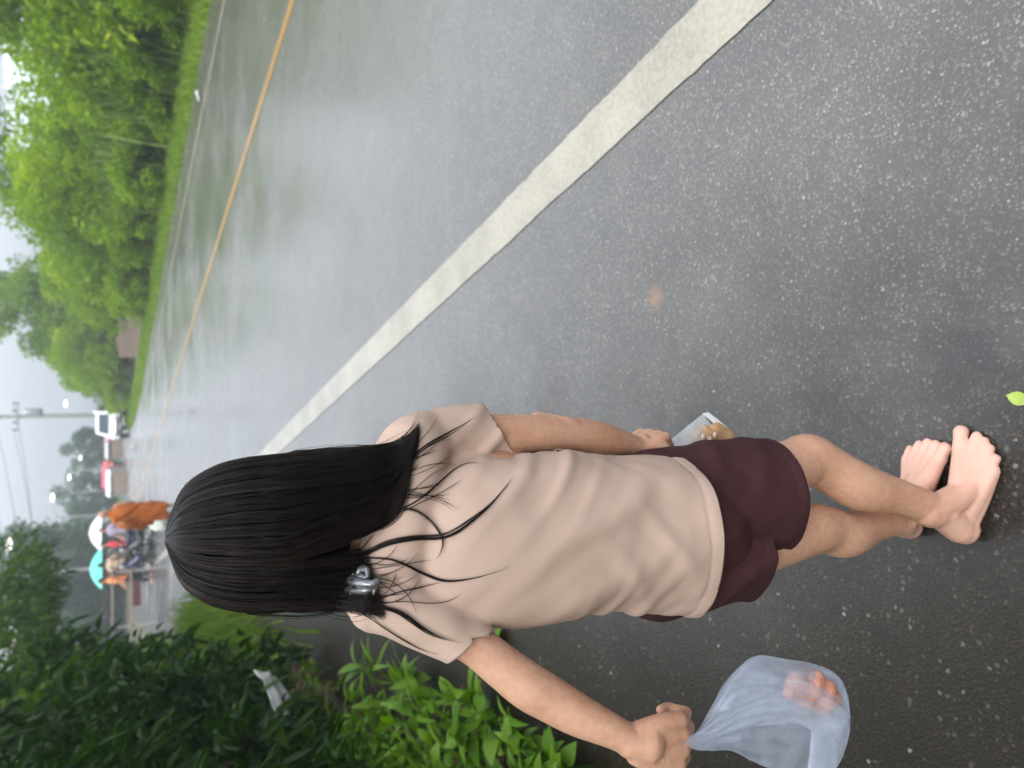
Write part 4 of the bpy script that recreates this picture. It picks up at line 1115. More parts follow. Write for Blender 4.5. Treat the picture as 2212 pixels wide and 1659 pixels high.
lo_b = [(1478, 1606), (1505, 1618), (1540, 1622), (1580, 1622), (1617, 1640), (1652, 1656), (1700, 1672), (1750, 1690), (1800, 1670), (1832, 1600), (1839, 1550)]
film_grid('front_film', up_e, lo_f, dcb, .045, M['film'], bag, 31, 60, 60, org=borg, flat=.25, folds=.0060)
film_grid('back_film', up_e, lo_b, dcb, -.035, M['film'], bag, 41, 60, 60, org=borg, flat=.2, folds=.0060)
film_grid('handle', [(1752, 1580), (1750, 1620), (1744, 1660), (1738, 1710), (1730, 1760)], [(1806, 1588), (1808, 1625), (1806, 1665), (1796, 1712), (1775, 1762)], lambda u: .79 - .01*u, .008, M['film'], bag, 51, 20, 10, org=borg, amp=.002)
film_grid('handle', [(1478, 1588), (1520, 1588), (1560, 1590), (1600, 1585)], [(1478, 1612), (1520, 1622), (1560, 1606), (1600, 1600)], lambda u: .785, .006, M['film'], bag, 61, 18, 8, org=borg, amp=.002)
M['meat'] = mat('pink_cooked_food', (0.62, 0.24, 0.15), (0.70, 0.40, 0.30), scale=40, rough=0.35, bump=0.4, bscale=60)
fd = MB()
for x, y, r in ((1718, 1472, .016), (1752, 1484, .021), (1780, 1492, .020), (1778, 1518, .018), (1740, 1506, .018), (1800, 1508, .014), (1708, 1494, .013), (1762, 1466, .014), (1725, 1490, .017)):
    c = at(x, y, .80); fd.add(*ball(c, (r, r*.85, r*1.1), 12))
thing(link('food', fused(fd, .005, 3), M['meat']), 'pink and orange food lumps inside the thin white bag', 'food')

corg = at(1425, 975, 1.05)
cbag = empty('clear_bag', corg)
thing(cbag, 'clear plastic bag of brown food hanging from the hand beside the maroon shorts', 'bag')
dcc = lambda u: 1.05 + .02*u
ct = [(1408, 975), (1428, 968), (1455, 945), (1490, 916), (1519, 894)]
cbm = [(1412, 990), (1440, 1000), (1500, 1020), (1560, 1040), (1640, 1058)]
def swap(a, b): return a, b
for nm_, bl, sd_ in (('front_film', .030, 71), ('back_film', -.028, 81)):
    film_grid(nm_, ct, cbm, dcc, bl, M['clear_film'], cbag, sd_, 44, 44, org=corg, amp=.0022, folds=.0030)
M['seam'] = mat('white_plastic_seam', (0.78, 0.80, 0.84), (0.66, 0.68, 0.72), rough=0.2)
film_grid('bottom_seam', [(1517, 893), (1545, 917), (1580, 953), (1640, 1050)], [(1530, 890), (1558, 912), (1593, 948), (1654, 1046)], lambda u: 1.068, .002, M['seam'], cbag, 91, 24, 4, org=corg, amp=.001)
M['soup'] = mat('brown_broth', (0.40, 0.20, 0.07), (0.55, 0.36, 0.20), scale=45, rough=0.15, coat=0.5)
fd = MB()
for x, y, r in ((1548, 936, .022), (1566, 952, .026), (1530, 958, .03), (1575, 995, .03), (1545, 1005, .03), (1510, 946, .018), (1522, 930, .014), (1600, 1030, .024)):
    c = at(x, y, 1.062); fd.add(*ball(c, (r, r*.6, r), 12))
thing(link('broth', fused(fd, .005, 4), M['soup']), 'brown broth with pale pieces inside the clear bag', 'food')
M['pale'] = mat('pale_food', (0.52, 0.38, 0.28), rough=0.4)
for k, (x, y) in enumerate(((1520, 944), (1534, 950), (1527, 960), (1545, 940), (1514, 960))):
    mb = MB(); c = at(x, y, 1.036); mb.add(*ball(c, (.007, .004, .005), 10)); o = mb.build('food_piece', M['pale'], None, True)
    thing(o, 'pale food piece floating against the film of the clear bag', 'food', 'pale pieces in the broth')

# ------------------------------------------------------------------ litter and leaves
def lay_leaf(name, x, y, L, W, col, label, rz):
    mb = MB(); n = 6
    for i in range(n):
        u = i/(n-1); w = W*.5*math.sin(math.pi*min(1, .04 + .96*u))
        mb.v += [(L*u, -w, .004 + .006*math.sin(u*3)), (L*u, 0, .002 + .006*math.sin(u*3)), (L*u, w, .005 + .006*math.sin(u*3))]
        if i: a = (i-1)*3; mb.f += [(a, a+3, a+4, a+1), (a+1, a+4, a+5, a+2)]
    o = mb.build(name, mat(name, col, tuple(c*.7 for c in col), scale=40, rough=.4), None, True)
    o.location = Vector(atz(x, y, .002)); o.rotation_euler = (0, 0, rz)
    return thing(o, label, 'leaf')
lay_leaf('fallen_leaf', 1567, 1290, .016, .010, (.62, .42, .04), 'tiny yellow leaf on the wet asphalt beside the maroon shorts', .3)
lay_leaf('fallen_leaf', 2231, 868, .045, .026, (.32, .42, .06), 'yellow green leaf on the asphalt just beyond the toes', 1.3)
def crumple(name, c, size, seed, m, label, cat, tilt=0.5):
    n = 14; V = []
    for i in range(n):
        for j in range(n):
            V.append(((i/(n-1)-.5)*size[0], (j/(n-1)-.5)*size[1], 0))
    V = np.array(V)
    V[:, 2] = wav(V + .001, (14/size[0]*.5,)*3, seed)*min(size)*.16 + V[:, 0]*tilt
    V[:, :2] += np.stack([wav(V, (20,)*3, seed+1), wav(V, (20,)*3, seed+2)], 1)*min(size)*.08
    F = [(i*n+j, (i+1)*n+j, (i+1)*n+j+1, i*n+j+1) for i in range(n-1) for j in range(n-1)]
    o = link(name, mesh(V, F, True), m); o.location = Vector(c)
    md = o.modifiers.new('t', 'SOLIDIFY'); md.thickness = .003
    return thing(o, label, cat)
M['litter'] = mat('dirty_white_plastic', (0.70, 0.70, 0.68), (0.52, 0.52, 0.50), scale=6, rough=0.45)
o = crumple('plastic_scrap', at(600, 1500, 5.0), (.28, .22), 5, M['litter'], 'dirty white plastic scrap caught among the dark weeds', 'litter', .6)
o.rotation_euler = (R(-40), R(10), R(30))
o = crumple('plastic_scrap', atz(427, 208, .05), (.16, .12), 6, M['litter'], 'small white scrap lying where the grass meets the far lane', 'litter', .3)
g2 = np.random.default_rng(3)
LP = scatter(420, 3.0, 8.5, -1.5, -.6, 55, z=-.02); LP[:, 2] += g2.uniform(0, .10, len(LP))
LV, LF = leaves(LP, g2.normal(size=(420, 3))*np.array([1, 1, .2]), .09, .4, 56, .1)
o = link('dry_leaves', fast_mesh(LV, LF), M['dry']); o['kind'] = 'stuff'; o['label'] = 'brown dry leaves lying under the roadside weeds'

# ------------------------------------------------------------------ far side: sign, wooden fence, house
def col(name, c, rough=.6): return mat(name, c, tuple(x*.85 for x in c), rough=rough, scale=5)
gp = at(300, 663, 39); gp[2] = -.05
e = empty('road_sign', gp); thing(e, 'turquoise square sign board on a post among the far shrubs', 'sign')
mb = MB(); mb.tube([(0, 0, 0), (0, 0, 1.25)], [.035, .035], 8, 1); mb.build('post', M['concrete'], e, True)
hz = at(254, 663, 39)[2] - gp[2]
mb = MB(); mb.box((0, -.05, hz), (.56, .03, .52)); mb.build('board', col('turquoise_board', (.22, .62, .58)), e, bevel=.008)
mb = MB(); mb.box((0, -.069, hz), (.48, .006, .05)); mb.build('stripe', col('pale_board_band', (.30, .68, .64)), e)
fp = at(298, 725, 40); fp[2] = -.05
e = empty('wooden_fence', fp, R(10)); thing(e, 'weathered pinkish wooden fence beside the turquoise sign', 'fence')
M['wood'] = mat('weathered_wood', (.30, .22, .175), (.19, .135, .11), scale=9, rough=.8)
for i in range(11):
    hh = .85 + .12*math.sin(i*2.7)**2
    mb = MB(); mb.box(((i-5)*.19, 0, hh/2), (.15, .03, hh)); mb.build('plank', M['wood'], e)
for z in (.3, .75):
    mb = MB(); mb.box((0, .04, z), (2.1, .04, .08)); mb.build('rail', M['wood'], e)
hp = at(40, 175, 34); hp[2] = -.05
e = empty('house', hp, R(-25)); thing(e, 'house with a pale corrugated metal roof behind the far shrubs', 'house')
mb = MB(); mb.box((0, 0, 1.4), (5.4, 4.2, 2.8)); mb.build('wall', M['concrete'], e)
M['tin'] = mat('pale_tin', (.62, .66, .70), (.52, .56, .60), scale=1.5, rough=.35, metal=.3)
for sgn in (-1, 1):
    V, F = [], []; n = 64
    for i in range(n+1):
        x = -3.1 + 6.2*i/n; z = .035*math.sin(i*math.pi/2)
        V += [(x, 0, 4.7 + z), (x, sgn*2.6, 2.75 + z)]
        if i: F.append((2*i-2, 2*i, 2*i+1, 2*i-1))
    o = link('roof_panel', mesh(V, F), M['tin'], e); md = o.modifiers.new('t', 'SOLIDIFY'); md.thickness = .02
for x in (-1.5, 1.2):
    mb = MB(); mb.box((x, -2.12, 1.5), (1.0, .06, 1.0)); w = mb.build('window', M['wood'], e)
    mb = MB(); mb.box((x, -2.16, 1.5), (.84, .02, .84)); mb.build('pane', M['glass_dark'], w)

# ------------------------------------------------------------------ banana-like plant sticking out of the far shrubs
bp_ = at(300, 178, 23.5); bp_[2] = -.05
e = empty('banana_plant', bp_); thing(e, 'banana plant with big pale green leaves above the far shrubs', 'plant')
mb = MB(); mb.tube([(0, 0, 0), (.03, 0, 1.0), (0, 0, 1.9)], [.10, .08, .05], 10, 4); mb.build('stem', col('banana_stem', (.20, .26, .09)), e, True)
for k, (az, el, L) in enumerate(((0.2, 1.1, 1.0), (1.5, .9, .95), (2.8, 1.15, 1.05), (4.0, .8, .9), (5.2, 1.0, 1.0))):
    L *= 1.7
    V, F = [], []; n = 12
    for i in range(n):
        u = i/(n-1); r_ = L*u*math.cos(el*(1 - .45*u)); z = 1.85 + L*u*math.sin(el)*(1 - .40*u)
        w = .27*math.sin(math.pi*min(.999, .06 + .94*u)**.8)
        ca, sa = math.cos(az), math.sin(az)
        for s_ in (-1, 0, 1): V.append((r_*ca - s_*w*sa, r_*sa + s_*w*ca, z + abs(s_)*w*.35))
        if i: a = (i-1)*3; F += [(a, a+3, a+4, a+1), (a+1, a+4, a+5, a+2)]
    link('leaf', mesh(V, F, True), col('banana_leaf', (.22, .34, .07), .4), e)

# ------------------------------------------------------------------ vehicles
def make_van():
    e = empty('van', (0, 0, 0))
    prof_ = [(-2.0, .35), (-2.05, .75), (-1.95, .98), (-1.35, 1.08), (-.75, 1.72), (-.3, 1.84), (1.7, 1.84), (2.1, 1.7), (2.2, .9), (2.15, .35)]
    V, F = [], []
    for x, k in ((-.80, .93), (-.84, 1.0), (.84, 1.0), (.80, .93)):
        for y, z in prof_:
            V.append((x*(1 if z < 1.1 else .90), y*(k if k < 1 else 1), z if k == 1 else .35 + (z-.35)*.97))
    n = len(prof_)
    for a in range(3):
        for j in range(n): F.append((a*n+j, a*n+(j+1) % n, (a+1)*n+(j+1) % n, (a+1)*n+j))
    F += [tuple(range(n-1, -1, -1)), tuple(3*n+j for j in range(n))]
    mb = MB(); mb.add(V, F); mb.build('body', M['white_paintwork'], e, False, .03)
    mb = MB(); mb.add([(-.66, -1.32, 1.13), (.66, -1.32, 1.13), (.60, -.80, 1.68), (-.60, -.80, 1.68)], [(0, 1, 2, 3)]); mb.add([(-.66, -1.36, 1.14), (.66, -1.36, 1.14), (.60, -.84, 1.69), (-.60, -.84, 1.69)], [(0, 1, 2, 3)]); mb.build('windscreen', M['glass_dark'], e)
    for sx in (-1, 1):
        mb = MB(); mb.box((sx*.795, .3, 1.42), (.03, 2.2, .46)); mb.build('side_window', M['glass_dark'], e)
        mb = MB(); mb.add(*ball((sx*.58, -2.02, .80), (.17, .06, .10), 12)); mb.build('headlight', mat('headlight_glass', (.75, .78, .8), rough=.1), e, True)
        mb = MB(); mb.box((sx*.98, -1.05, 1.22), (.16, .08, .2)); mb.build('mirror', M['white_paintwork'], e)
        for y in (-1.3, 1.35):
            V, F = [], []; n = 18
            w = empty('wheel', (sx*.76, y, .33)); w.parent = e
            mb = MB(); mb.tube([(-.1, 0, 0), (.1, 0, 0)], [.33, .33], 18, 1, V3(0, 0, 1), False); mb.build('tyre', M['rubber'], w)
            mb = MB(); mb.tube([(-.11, 0, 0), (.11, 0, 0)], [.19, .19], 14, 1, V3(0, 0, 1), False); mb.build('rim', M['steel'], w)
    mb = MB(); mb.box((0, -2.07, .62), (1.2, .05, .12)); mb.build('grille', M['black'], e)
    mb = MB(); mb.box((0, -2.09, .47), (.45, .03, .13)); mb.build('number_plate', M['white_paintwork'], e)
    mb = MB(); mb.box((0, -2.06, .42), (1.66, .12, .16)); mb.build('bumper', M['black'], e, bevel=.02)
    return e
van = make_van(); vp = at(274, 908, 57); van.location = (vp[0], vp[1], 0); van.rotation_euler = (0, 0, R(-8))
thing(van, 'white van with dark windscreen parked at the far side of the bend', 'van')
def make_bike(paint):
    e = empty('motorbike', (0, 0, 0))
    for y in (-.62, .62):
        w = empty('wheel', (0, y, .28)); w.parent = e
        V, F = [], []; n, m_ = 22, 8
        for i in range(n):
            a = 2*math.pi*i/n
            for j in range(m_):
                b_ = 2*math.pi*j/m_; rr_ = .25 + .035*math.cos(b_)
                V.append((.035*math.sin(b_), rr_*math.cos(a), rr_*math.sin(a)))
                F.append((i*m_+j, ((i+1) % n)*m_+j, ((i+1) % n)*m_+(j+1) % m_, i*m_+(j+1) % m_))
        mb = MB(); mb.add(V, F); mb.build('tyre', M['rubber'], w, True)
        mb = MB()
        for k in range(5): a = k*math.pi/2.5; mb.tube([(0, 0, 0), (0, .22*math.cos(a), .22*math.sin(a))], [.012, .012], 6, 1)
        mb.build('rim', M['steel'], w)
    mb = MB(); mb.tube([(0, .62, .30), (0, .48, .7), (0, .40, .95)], [.04, .05, .045], 8, 3); mb.tube([(0, .45, .7), (0, .2, .42), (0, -.15, .45), (0, -.7, .68)], [.07, (.12), (.14), .08], 10, 3); mb.build('body', paint, e, True)
    mb = MB(); mb.tube([(0, .12, .74), (0, -.25, .76), (0, -.68, .82)], [(.10, .05), (.14, .06), (.10, .05)], 12, 3, V3(1, 0, 0)); mb.build('seat', M['black'], e, True)
    mb = MB(); mb.tube([(-.33, .30, 1.0), (-.12, .40, 1.02), (.12, .40, 1.02), (.33, .30, 1.0)], [.018]*4, 8, 3); mb.build('handlebar', M['black'], e, True)
    mb = MB(); mb.add(*ball((0, .50, .90), (.09, .07, .09), 12)); mb.build('headlight', M['steel'], e, True)
    mb = MB(); mb.tube([(.12, -.1, .3), (.13, -.65, .38)], [.035, .05], 8, 1); mb.build('exhaust', M['steel'], e, True)
    for sx in (-1, 1):
        mb = MB(); mb.tube([(sx*.24, .33, 1.02), (sx*.30, .34, 1.2)], [.006, .006], 6, 1); mb.add(*ball((sx*.32, .34, 1.24), (.05, .015, .035), 10)); mb.build('mirror', M['black'], e, True)
    return e
def on_ground(o, y, d, x=300):
    p = at(x, y, d); o.location = (p[0], p[1], 0); return o
for i, (y, d, rz, lb, pc) in enumerate(((1158, 27.5, R(60), 'dark motorbike parked in front of the red-shirted person', (.02, .02, .025)), (1190, 28, R(75), 'dark blue motorbike between the two market umbrellas', (.02, .03, .10)), (1222, 28.5, R(50), 'dark motorbike parked nearest to the wooden stall', (.05, .02, .02)))):
    b = make_bike(mat('bike_paint', pc, rough=.25, coat=.5)); on_ground(b, y, d); b.rotation_euler = (0, 0, rz)
    thing(b, lb, 'motorbike', 'motorbikes at the market')

# ------------------------------------------------------------------ people in the background
def figure(d, y, face, h, top, bottom, label, sleeve='short', arms=((.10, .05), (.10, .05)), hair_c=(.02, .015, .013), robe=None, skirt=False):
    p = at(300, y, d); k = h/1.65
    b = MB()
    def q(x, yy, z): return V3(x*k, yy*k, z*k)
    for sx, fy in ((-1, .10), (1, -.08)):
        b.tube([q(sx*.085, 0, .84), q(sx*.09, fy*.5 + .02, .46), q(sx*.09, fy, .08)], [.082*k, .055*k, .036*k], 10, 3)
        b.tube([q(sx*.09, fy - .04, .035), q(sx*.10, fy + .14, .025)], [.036*k, .026*k], 8, 2)
    b.tube([q(0, 0, .82), q(0, .01, 1.05), q(0, 0, 1.28), q(0, 0, 1.40)], [(.15*k, .10*k), (.13*k, .09*k), (.17*k, .10*k), (.06*k, .05*k)], 14, 3, V3(1, 0, 0))
    hands = []
    for sx, (ax, ay) in zip((-1, 1), arms):
        s0, s1, s2 = q(sx*.17, 0, 1.32), q(sx*(.20 + ax), -.03 + ay*.3, 1.06), q(sx*(.18 + ax*.7), .06 + ay*3, .84 + abs(ay)*.9)
        b.tube([s0, s1, s2], [.05*k, .04*k, .026*k], 10, 3)
        dv = unit(s2 - s1)
        b.tube([s2, s2 + dv*.07*k], [(.028*k), (.034*k)], 8, 2)
        for f_ in (-.024, -.008, .008, .024): b.tube([s2 + dv*.06*k + V3(0, f_, 0), s2 + dv*.14*k + V3(0, f_*1.2, -.01)], [.0085*k, .007*k], 6, 2)
        b.tube([s2 + dv*.02*k, s2 + dv*.07*k + V3(-sx*.03, .03, 0)], [.011*k, .009*k], 6, 2)
    b.tube([q(0, 0, 1.36), q(0, .01, 1.48)], [.052*k, .05*k], 10, 2)
    b.add(*ball(q(0, .015, 1.555), (.075*k, .092*k, .105*k), 16)); b.add(*ball(q(0, .105, 1.545), (.014*k, .018*k, .022*k), 8))
    for sx in (-1, 1): b.add(*ball(q(sx*.078, 0, 1.55), (.012*k, .022*k, .03*k), 8))
    o = link('person', fused(b, .011, 2), M['skin']); o.location = (p[0], p[1], 0.0); o.rotation_euler = (0, 0, face)
    thing(o, label, 'person')
    t = MB()
    if robe is None:
        t.tube([q(0, 0, .78), q(0, .01, 1.05), q(0, 0, 1.27), q(0, 0, 1.385)], [(.175*k, .125*k), (.155*k, .115*k), (.185*k, .118*k), (.075*k, .062*k)], 16, 3, V3(1, 0, 0))
        for sx, (ax, ay) in zip((-1, 1), arms):
            t.tube([q(sx*.15, 0, 1.32), q(sx*(.20 + ax*.9), -.02, 1.12)], [.065*k, .055*k], 12, 2)
        link('shirt', fused(t, .014, 3), top, o)
        t = MB()
        if skirt:
            t.tube([q(0, 0, .86), q(0, 0, .6), q(0, 0, .2)], [(.16*k, .12*k), (.19*k, .15*k), (.20*k, .17*k)], 16, 3, V3(1, 0, 0))
        else:
            t.tube([q(0, 0, .88), q(0, 0, .76)], [(.16*k, .115*k), (.165*k, .12*k)], 14, 2, V3(1, 0, 0))
            for sx, fy in ((-1, .10), (1, -.08)): t.tube([q(sx*.085, 0, .82), q(sx*.09, fy*.5 + .02, .46), q(sx*.09, fy, .13)], [.097*k, .075*k, .06*k], 12, 3)
        link('trousers' if not skirt else 'skirt', fused(t, .014, 3), bottom, o)
        t = MB(); t.add(*ball(q(0, -.012, 1.58), (.088*k, .096*k, .10*k), 16)); t.add(*ball(q(0, -.05, 1.50), (.075*k, .06*k, .09*k), 12))
        me = fused(t, .012, 2); cut(me, [(q(0, .045, 1.58), V3(0, 1, -.55), None)]); link('hair', me, col('dark_hair', hair_c, .4), o)
    else:
        t.tube([q(0, 0, .30), q(0, .01, .62), q(0, .01, .95), q(0, 0, 1.22), q(0, 0, 1.38), q(.03, 0, 1.43)], [(.20*k, .17*k), (.22*k, .19*k), (.20*k, .165*k), (.215*k, .145*k), (.13*k, .09*k), (.07*k, .06*k)], 24, 4, V3(1, 0, 0))
        t.tube([q(-.17, 0, 1.33), q(-.28, .02, 1.06), q(-.26, .16, .82)], [.075*k, .085*k, .095*k], 14, 3)
        t.tube([q(-.26, .12, .86), q(-.24, .10, .60)], [.10*k, .06*k], 12, 3)
        me = fused(t, .012, 6); co_, no_ = get_co(me), get_no(me)
        ang = np.arctan2(co_[:, 1], co_[:, 0])
        set_co(me, co_ + no_*(0.012*np.sin(ang*9 + co_[:, 2]*5) + 0.010*np.sin(co_[:, 2]*16 + ang*3) + .006*wav(co_, (20, 20, 8), 4))[:, None])
        cut(me, [(q(0, 0, .29), V3(0, 0, -1), None)])
        link('robe', me, robe, o)
        s_ = MB(); s_.tube([q(-.13, -.12, 1.36), q(-.02, -.17, 1.10), q(.16, -.12, .80)], [(.07*k, .03*k)]*3, 12, 4, V3(1, 0, 0)); link('sash', fused(s_, .012, 3), robe, o)
    return o
M['robe'] = mat('orange_robe', (.50, .125, .006), (.38, .09, .005), scale=7, rough=.8)
figure(18.0, 1106, R(25), 1.56, None, None, 'shaven-headed person in an orange robe walking along the road edge', robe=M['robe'], arms=((.10, .10), (.03, .02)))
denim = col('dark_trousers', (.03, .035, .05), .8); khaki = col('khaki_trousers', (.16, .13, .09), .8)
figure(29.5, 1140, R(150), 1.6, col('mauve_shirt', (.33, .28, .36), .85), denim, 'person in a mauve grey shirt under the white umbrella')
figure(30, 1170, R(100), 1.55, col('red_shirt', (.62, .03, .05), .85), denim, 'person in a bright red shirt between the umbrellas')
figure(31, 1194, R(200), 1.58, col('cream_shirt', (.66, .62, .52), .85), khaki, 'person in a cream shirt left of the red-shirted one')
figure(29.8, 1213, R(20), 1.62, col('tan_shirt', (.52, .40, .28), .85), denim, 'person in a tan shirt under the green umbrella', skirt=True)
figure(31.2, 1231, R(240), 1.56, col('pink_shirt', (.70, .28, .28), .85), khaki, 'person in a pink shirt at the edge of the green umbrella')
figure(28.6, 1247, R(90), 1.60, col('orange_shirt', (.80, .26, .07), .85), denim, 'person in a light orange shirt beside the wooden stall')
figure(64, 1000, R(0), 1.6, col('coral_shirt', (.78, .20, .18), .85), denim, 'tiny person in a coral shirt on the far verge of the bend')
figure(66, 944, R(0), 1.6, col('magenta_shirt', (.62, .10, .26), .85), denim, 'tiny person in a magenta shirt next to the white van')

def umbrella(y, d, z, r, c, label, tilt=0.0):
    p = at(300, y, d); e = empty('market_umbrella', (p[0], p[1], 0)); thing(e, label, 'umbrella', 'market umbrellas')
    m = mat('umbrella_cloth', c, tuple(x*.9 for x in c), rough=.6)
    for k in range(8):
        V, F = [], []
        for a in range(5):
            th = 2*math.pi*(k + a/4)/8
            for b_ in range(6):
                u = b_/5; sag = 1 - .05*math.sin(math.pi*a/4)*u
                V.append((r*u*math.cos(th)*sag, r*u*math.sin(th)*sag, z + .36*(1 - u**2.0)))
        for a in range(4):
            for b_ in range(5): F.append((a*6+b_, (a+1)*6+b_, (a+1)*6+b_+1, a*6+b_+1))
        link('panel', mesh(V, F, True), m, e)
        th = 2*math.pi*k/8
        mb = MB(); mb.tube([(0, 0, z + .33), (r*.55*math.cos(th), r*.55*math.sin(th), z + .23), (r*math.cos(th), r*math.sin(th), z - .01)], [.008]*3, 5, 2); mb.build('rib', M['steel'], e, True)
    mb = MB(); mb.tube([(0, 0, 0), (0, 0, z + .42)], [.02, .02], 8, 1); mb.build('pole', M['steel'], e, True)
    mb = MB(); mb.box((0, 0, .05), (.4, .4, .1), 0, .7); mb.build('base', M['concrete'], e)
umbrella(1143, 30.5, 1.52, .66, (.80, .80, .88), 'white dome umbrella above the person in the mauve shirt')
umbrella(1220, 30.5, 1.50, .74, (.10, .62, .48), 'turquoise green dome umbrella above the market people')
def sack(y, d, s, c, label):
    p = at(300, y, d); b = MB(); b.add(*ball((0, 0, s*.5), (s*.55, s*.45, s*.55), 14)); b.tube([(0, 0, s*.9), (.02, 0, s*1.15)], [s*.18, s*.10], 8, 2); b.add(*ball((s*.2, .05, s*.4), (s*.4, s*.35, s*.42), 12))
    me = fused(b, .025, 3); co_ = get_co(me); set_co(me, co_ + get_no(me)*(.02*wav(co_, (14, 14, 14), 2))[:, None])
    o = link('sack', me, col('sack_cloth', c, .7)); o.location = (p[0], p[1], 0); thing(o, label, 'sack', 'bundles at the market')
sack(1127, 21.0, .50, (.60, .66, .55), 'pale greenish bundle on the road just beside the orange robe')
sack(1200, 29.0, .55, (.78, .77, .68), 'round cream bundle between the motorbikes')
sack(1176, 28.6, .40, (.75, .74, .72), 'small white bundle at the feet of the red-shirted person')
# stall
sp_ = at(300, 1290, 26); e = empty('wooden_stall', (sp_[0], sp_[1], 0), R(15)); thing(e, 'grey brown wooden stall with a maroon cloth at the end of the bushes', 'stall')
for x in (-.8, .8):
    for y in (-.4, .4):
        mb = MB(); mb.box((x, y, .6), (.05, .05, 1.2)); mb.build('post', M['concrete'], e)
for i in range(6): mb = MB(); mb.box((0, -.4 + i*.16, .72), (1.7, .15, .04)); mb.build('plank', M['wood'], e)
for i in range(5):
    mb = MB(); mb.box((0, -.44 + i*.22, 1.22 + .01*(i % 2)), (1.95, .20, .03)); mb.build('roof_board', M['wood'], e)
crumple_m = col('maroon_cloth', (.10, .035, .04), .85)
mb = MB(); mb.box((.1, -.50, .58), (.7, .02, .22)); mb.build('cloth', crumple_m, e, bevel=.006)
def tent(y, d, w, h, c, label):
    p = at(300, y, d); e = empty('market_tent', (p[0], p[1], 0)); thing(e, label, 'tent', 'tents at the far end of the road')
    for x in (-w/2, w/2):
        for yy in (-.6, .6): mb = MB(); mb.box((x, yy, h*.4), (.06, .06, h*.8)); mb.build('post', M['steel'], e)
    mb = MB(); mb.add([(-w/2-.1, -.75, h*.8), (w/2+.1, -.75, h*.8), (w/2+.1, .75, h*.8), (-w/2-.1, .75, h*.8), (-w/2, 0, h), (w/2, 0, h)], [(0, 1, 5, 4), (2, 3, 4, 5), (0, 4, 3), (1, 2, 5), (0, 3, 2, 1)]); mb.build('roof', col('tent_cloth', c, .6), e)
    mb = MB(); mb.box((0, -.45, .4), (w*.9, .5, .8)); mb.build('counter', M['wood'], e, bevel=.02)
tent(1022, 66, 1.9, 1.5, (.62, .06, .12), 'small red roofed tent on the far verge of the bend')
tent(1040, 60, 1.7, 1.25, (.72, .72, .68), 'small white roofed tent beside the red roofed one')
tent(966, 72, 1.6, 1.3, (.45, .40, .40), 'small grey roofed tent farthest along the bend')

# ------------------------------------------------------------------ lamps, pole, wires
def lamp(x, y, d, side, label):
    p = at(x, y, d); e = empty('street_lamp', (p[0] + side*1.2, p[1], 0)); thing(e, label, 'street lamp', 'lit street lamps')
    h = p[2]
    mb = MB(); mb.tube([(0, 0, 0), (0, 0, h*.9), (0, 0, h)], [.09, .06, .05], 8, 1); mb.build('pole', M['steel'], e, True)
    mb = MB(); mb.tube([(0, 0, h - .3), (-side*.5, 0, h + .05), (-side*1.0, 0, h + .08)], [.035, .03, .03], 6, 3); mb.build('arm', M['steel'], e, True)
    mb = MB(); mb.box((-side*1.2, 0, h + .07), (.6, .25, .1), 0, .7); mb.build('lamp_head', M['steel'], e, bevel=.02)
    mb = MB(); mb.add(*ball((-side*1.2, -.02, h), (.24, .12, .06), 12)); mb.build('lamp_lens', M['lamp_light'], e, True)
for i, (x, y, d) in enumerate(((21, 1175, 34), (114, 1074, 52), (150, 1031, 68), (174, 989, 84), (188, 964, 100), (206, 939, 118))):
    lamp(x, y, d, -1, ORD[i] + ' lit street lamp of the row on the market side, counted from the nearest')
for i, (x, y, d) in enumerate(((142, 872, 60), (204, 893, 90))):
    lamp(x, y, d, 1, ('higher', 'lower')[i] + ' lit street lamp above the white van')
pp_ = at(200, 897, 68)
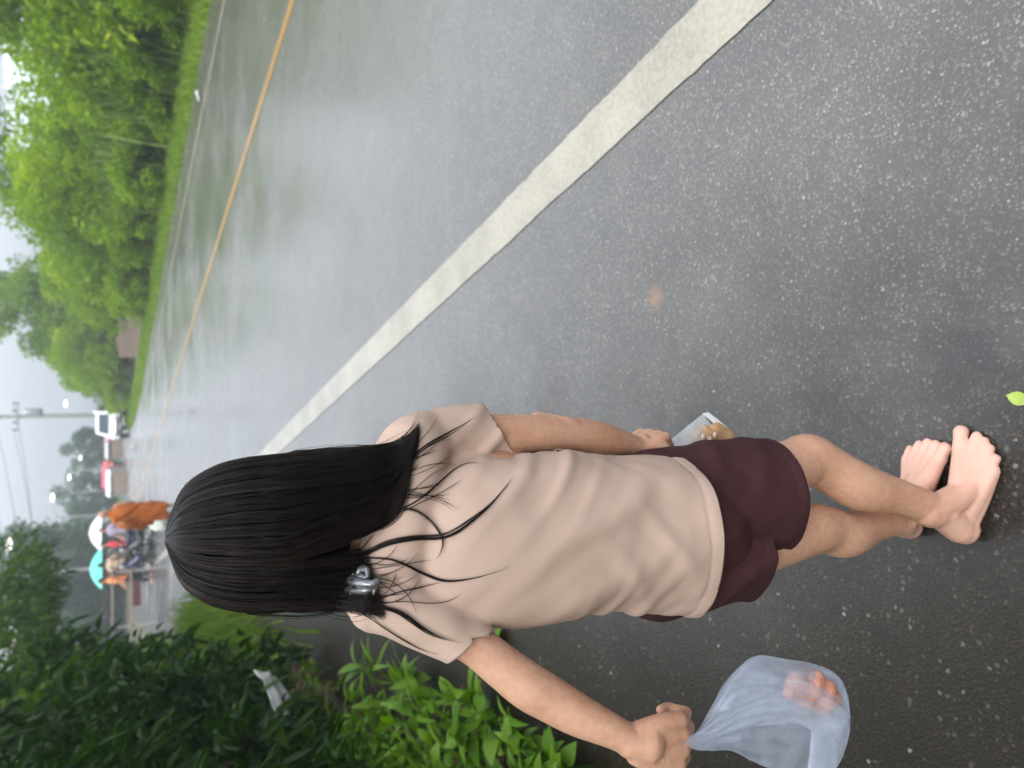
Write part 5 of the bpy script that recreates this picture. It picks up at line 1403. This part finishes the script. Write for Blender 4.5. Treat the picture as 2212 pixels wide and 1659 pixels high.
e = empty('utility_pole', (pp_[0], pp_[1], 0)); thing(e, 'grey utility pole with crossarms and insulators above the white van', 'utility pole')
mb = MB(); mb.tube([(0, 0, 0), (0, 0, 6), (0, 0, 12)], [.18, .15, .11], 10, 1); mb.build('pole', M['concrete'], e, True)
ins = []
for z, w in ((7.0, 2.2), (8.3, 1.6), (9.4, 2.4), (10.6, 2.0)):
    mb = MB(); mb.box((0, -.17, z), (w, .10, .12)); mb.build('crossarm', M['concrete'], e)
    for k in (-.45, -.2, .2, .45):
        mb = MB(); mb.tube([(k*w, -.17, z + .06), (k*w, -.17, z + .30)], [.05, .07], 8, 1); mb.build('insulator', M['black'], e, True)
        ins.append((k*w, z + .30))
mb = MB(); mb.tube([(.35, -.3, 5.6), (.35, -.3, 6.5)], [.26, .26], 12, 1); mb.build('transformer', M['steel'], e, True)
for i, (xo, zo) in enumerate(ins[::3]):
    a = np.array([pp_[0] + xo, pp_[1] - .17, zo]); b = at(95 - i*9, 1720, 36 + i*.2)
    pts_ = [a*(1-u) + b*u - V3(0, 0, 1.1*4*u*(1-u)*.5) for u in np.linspace(0, 1, 14)]
    mb = MB(); mb.tube(np.array(pts_), [.016]*14, 5, 1); o = mb.build('overhead_wire', M['black'])
    thing(o, ORD[i] + ' overhead wire from the top, spanning from the utility pole across the road'.replace('from the top', 'from below'), 'wire', 'overhead wires')
# ------------------------------------------------------------------ rainy air
hm = bpy.data.materials.new('rain_haze'); hm.use_nodes = True
hm.node_tree.nodes.clear()
pv = hm.node_tree.nodes.new('ShaderNodeVolumePrincipled'); ho = hm.node_tree.nodes.new('ShaderNodeOutputMaterial')
pv.inputs['Color'].default_value = (0.66, 0.69, 0.72, 1); pv.inputs['Density'].default_value = 0.0030; pv.inputs['Anisotropy'].default_value = 0.2
hm.node_tree.links.new(pv.outputs[0], ho.inputs['Volume'])
mb = MB(); mb.box((0, 180, 6.5), (700, 520, 15.2)); o = mb.build('haze', hm); o['kind'] = 'stuff'; o['label'] = 'pale rainy haze over the road'
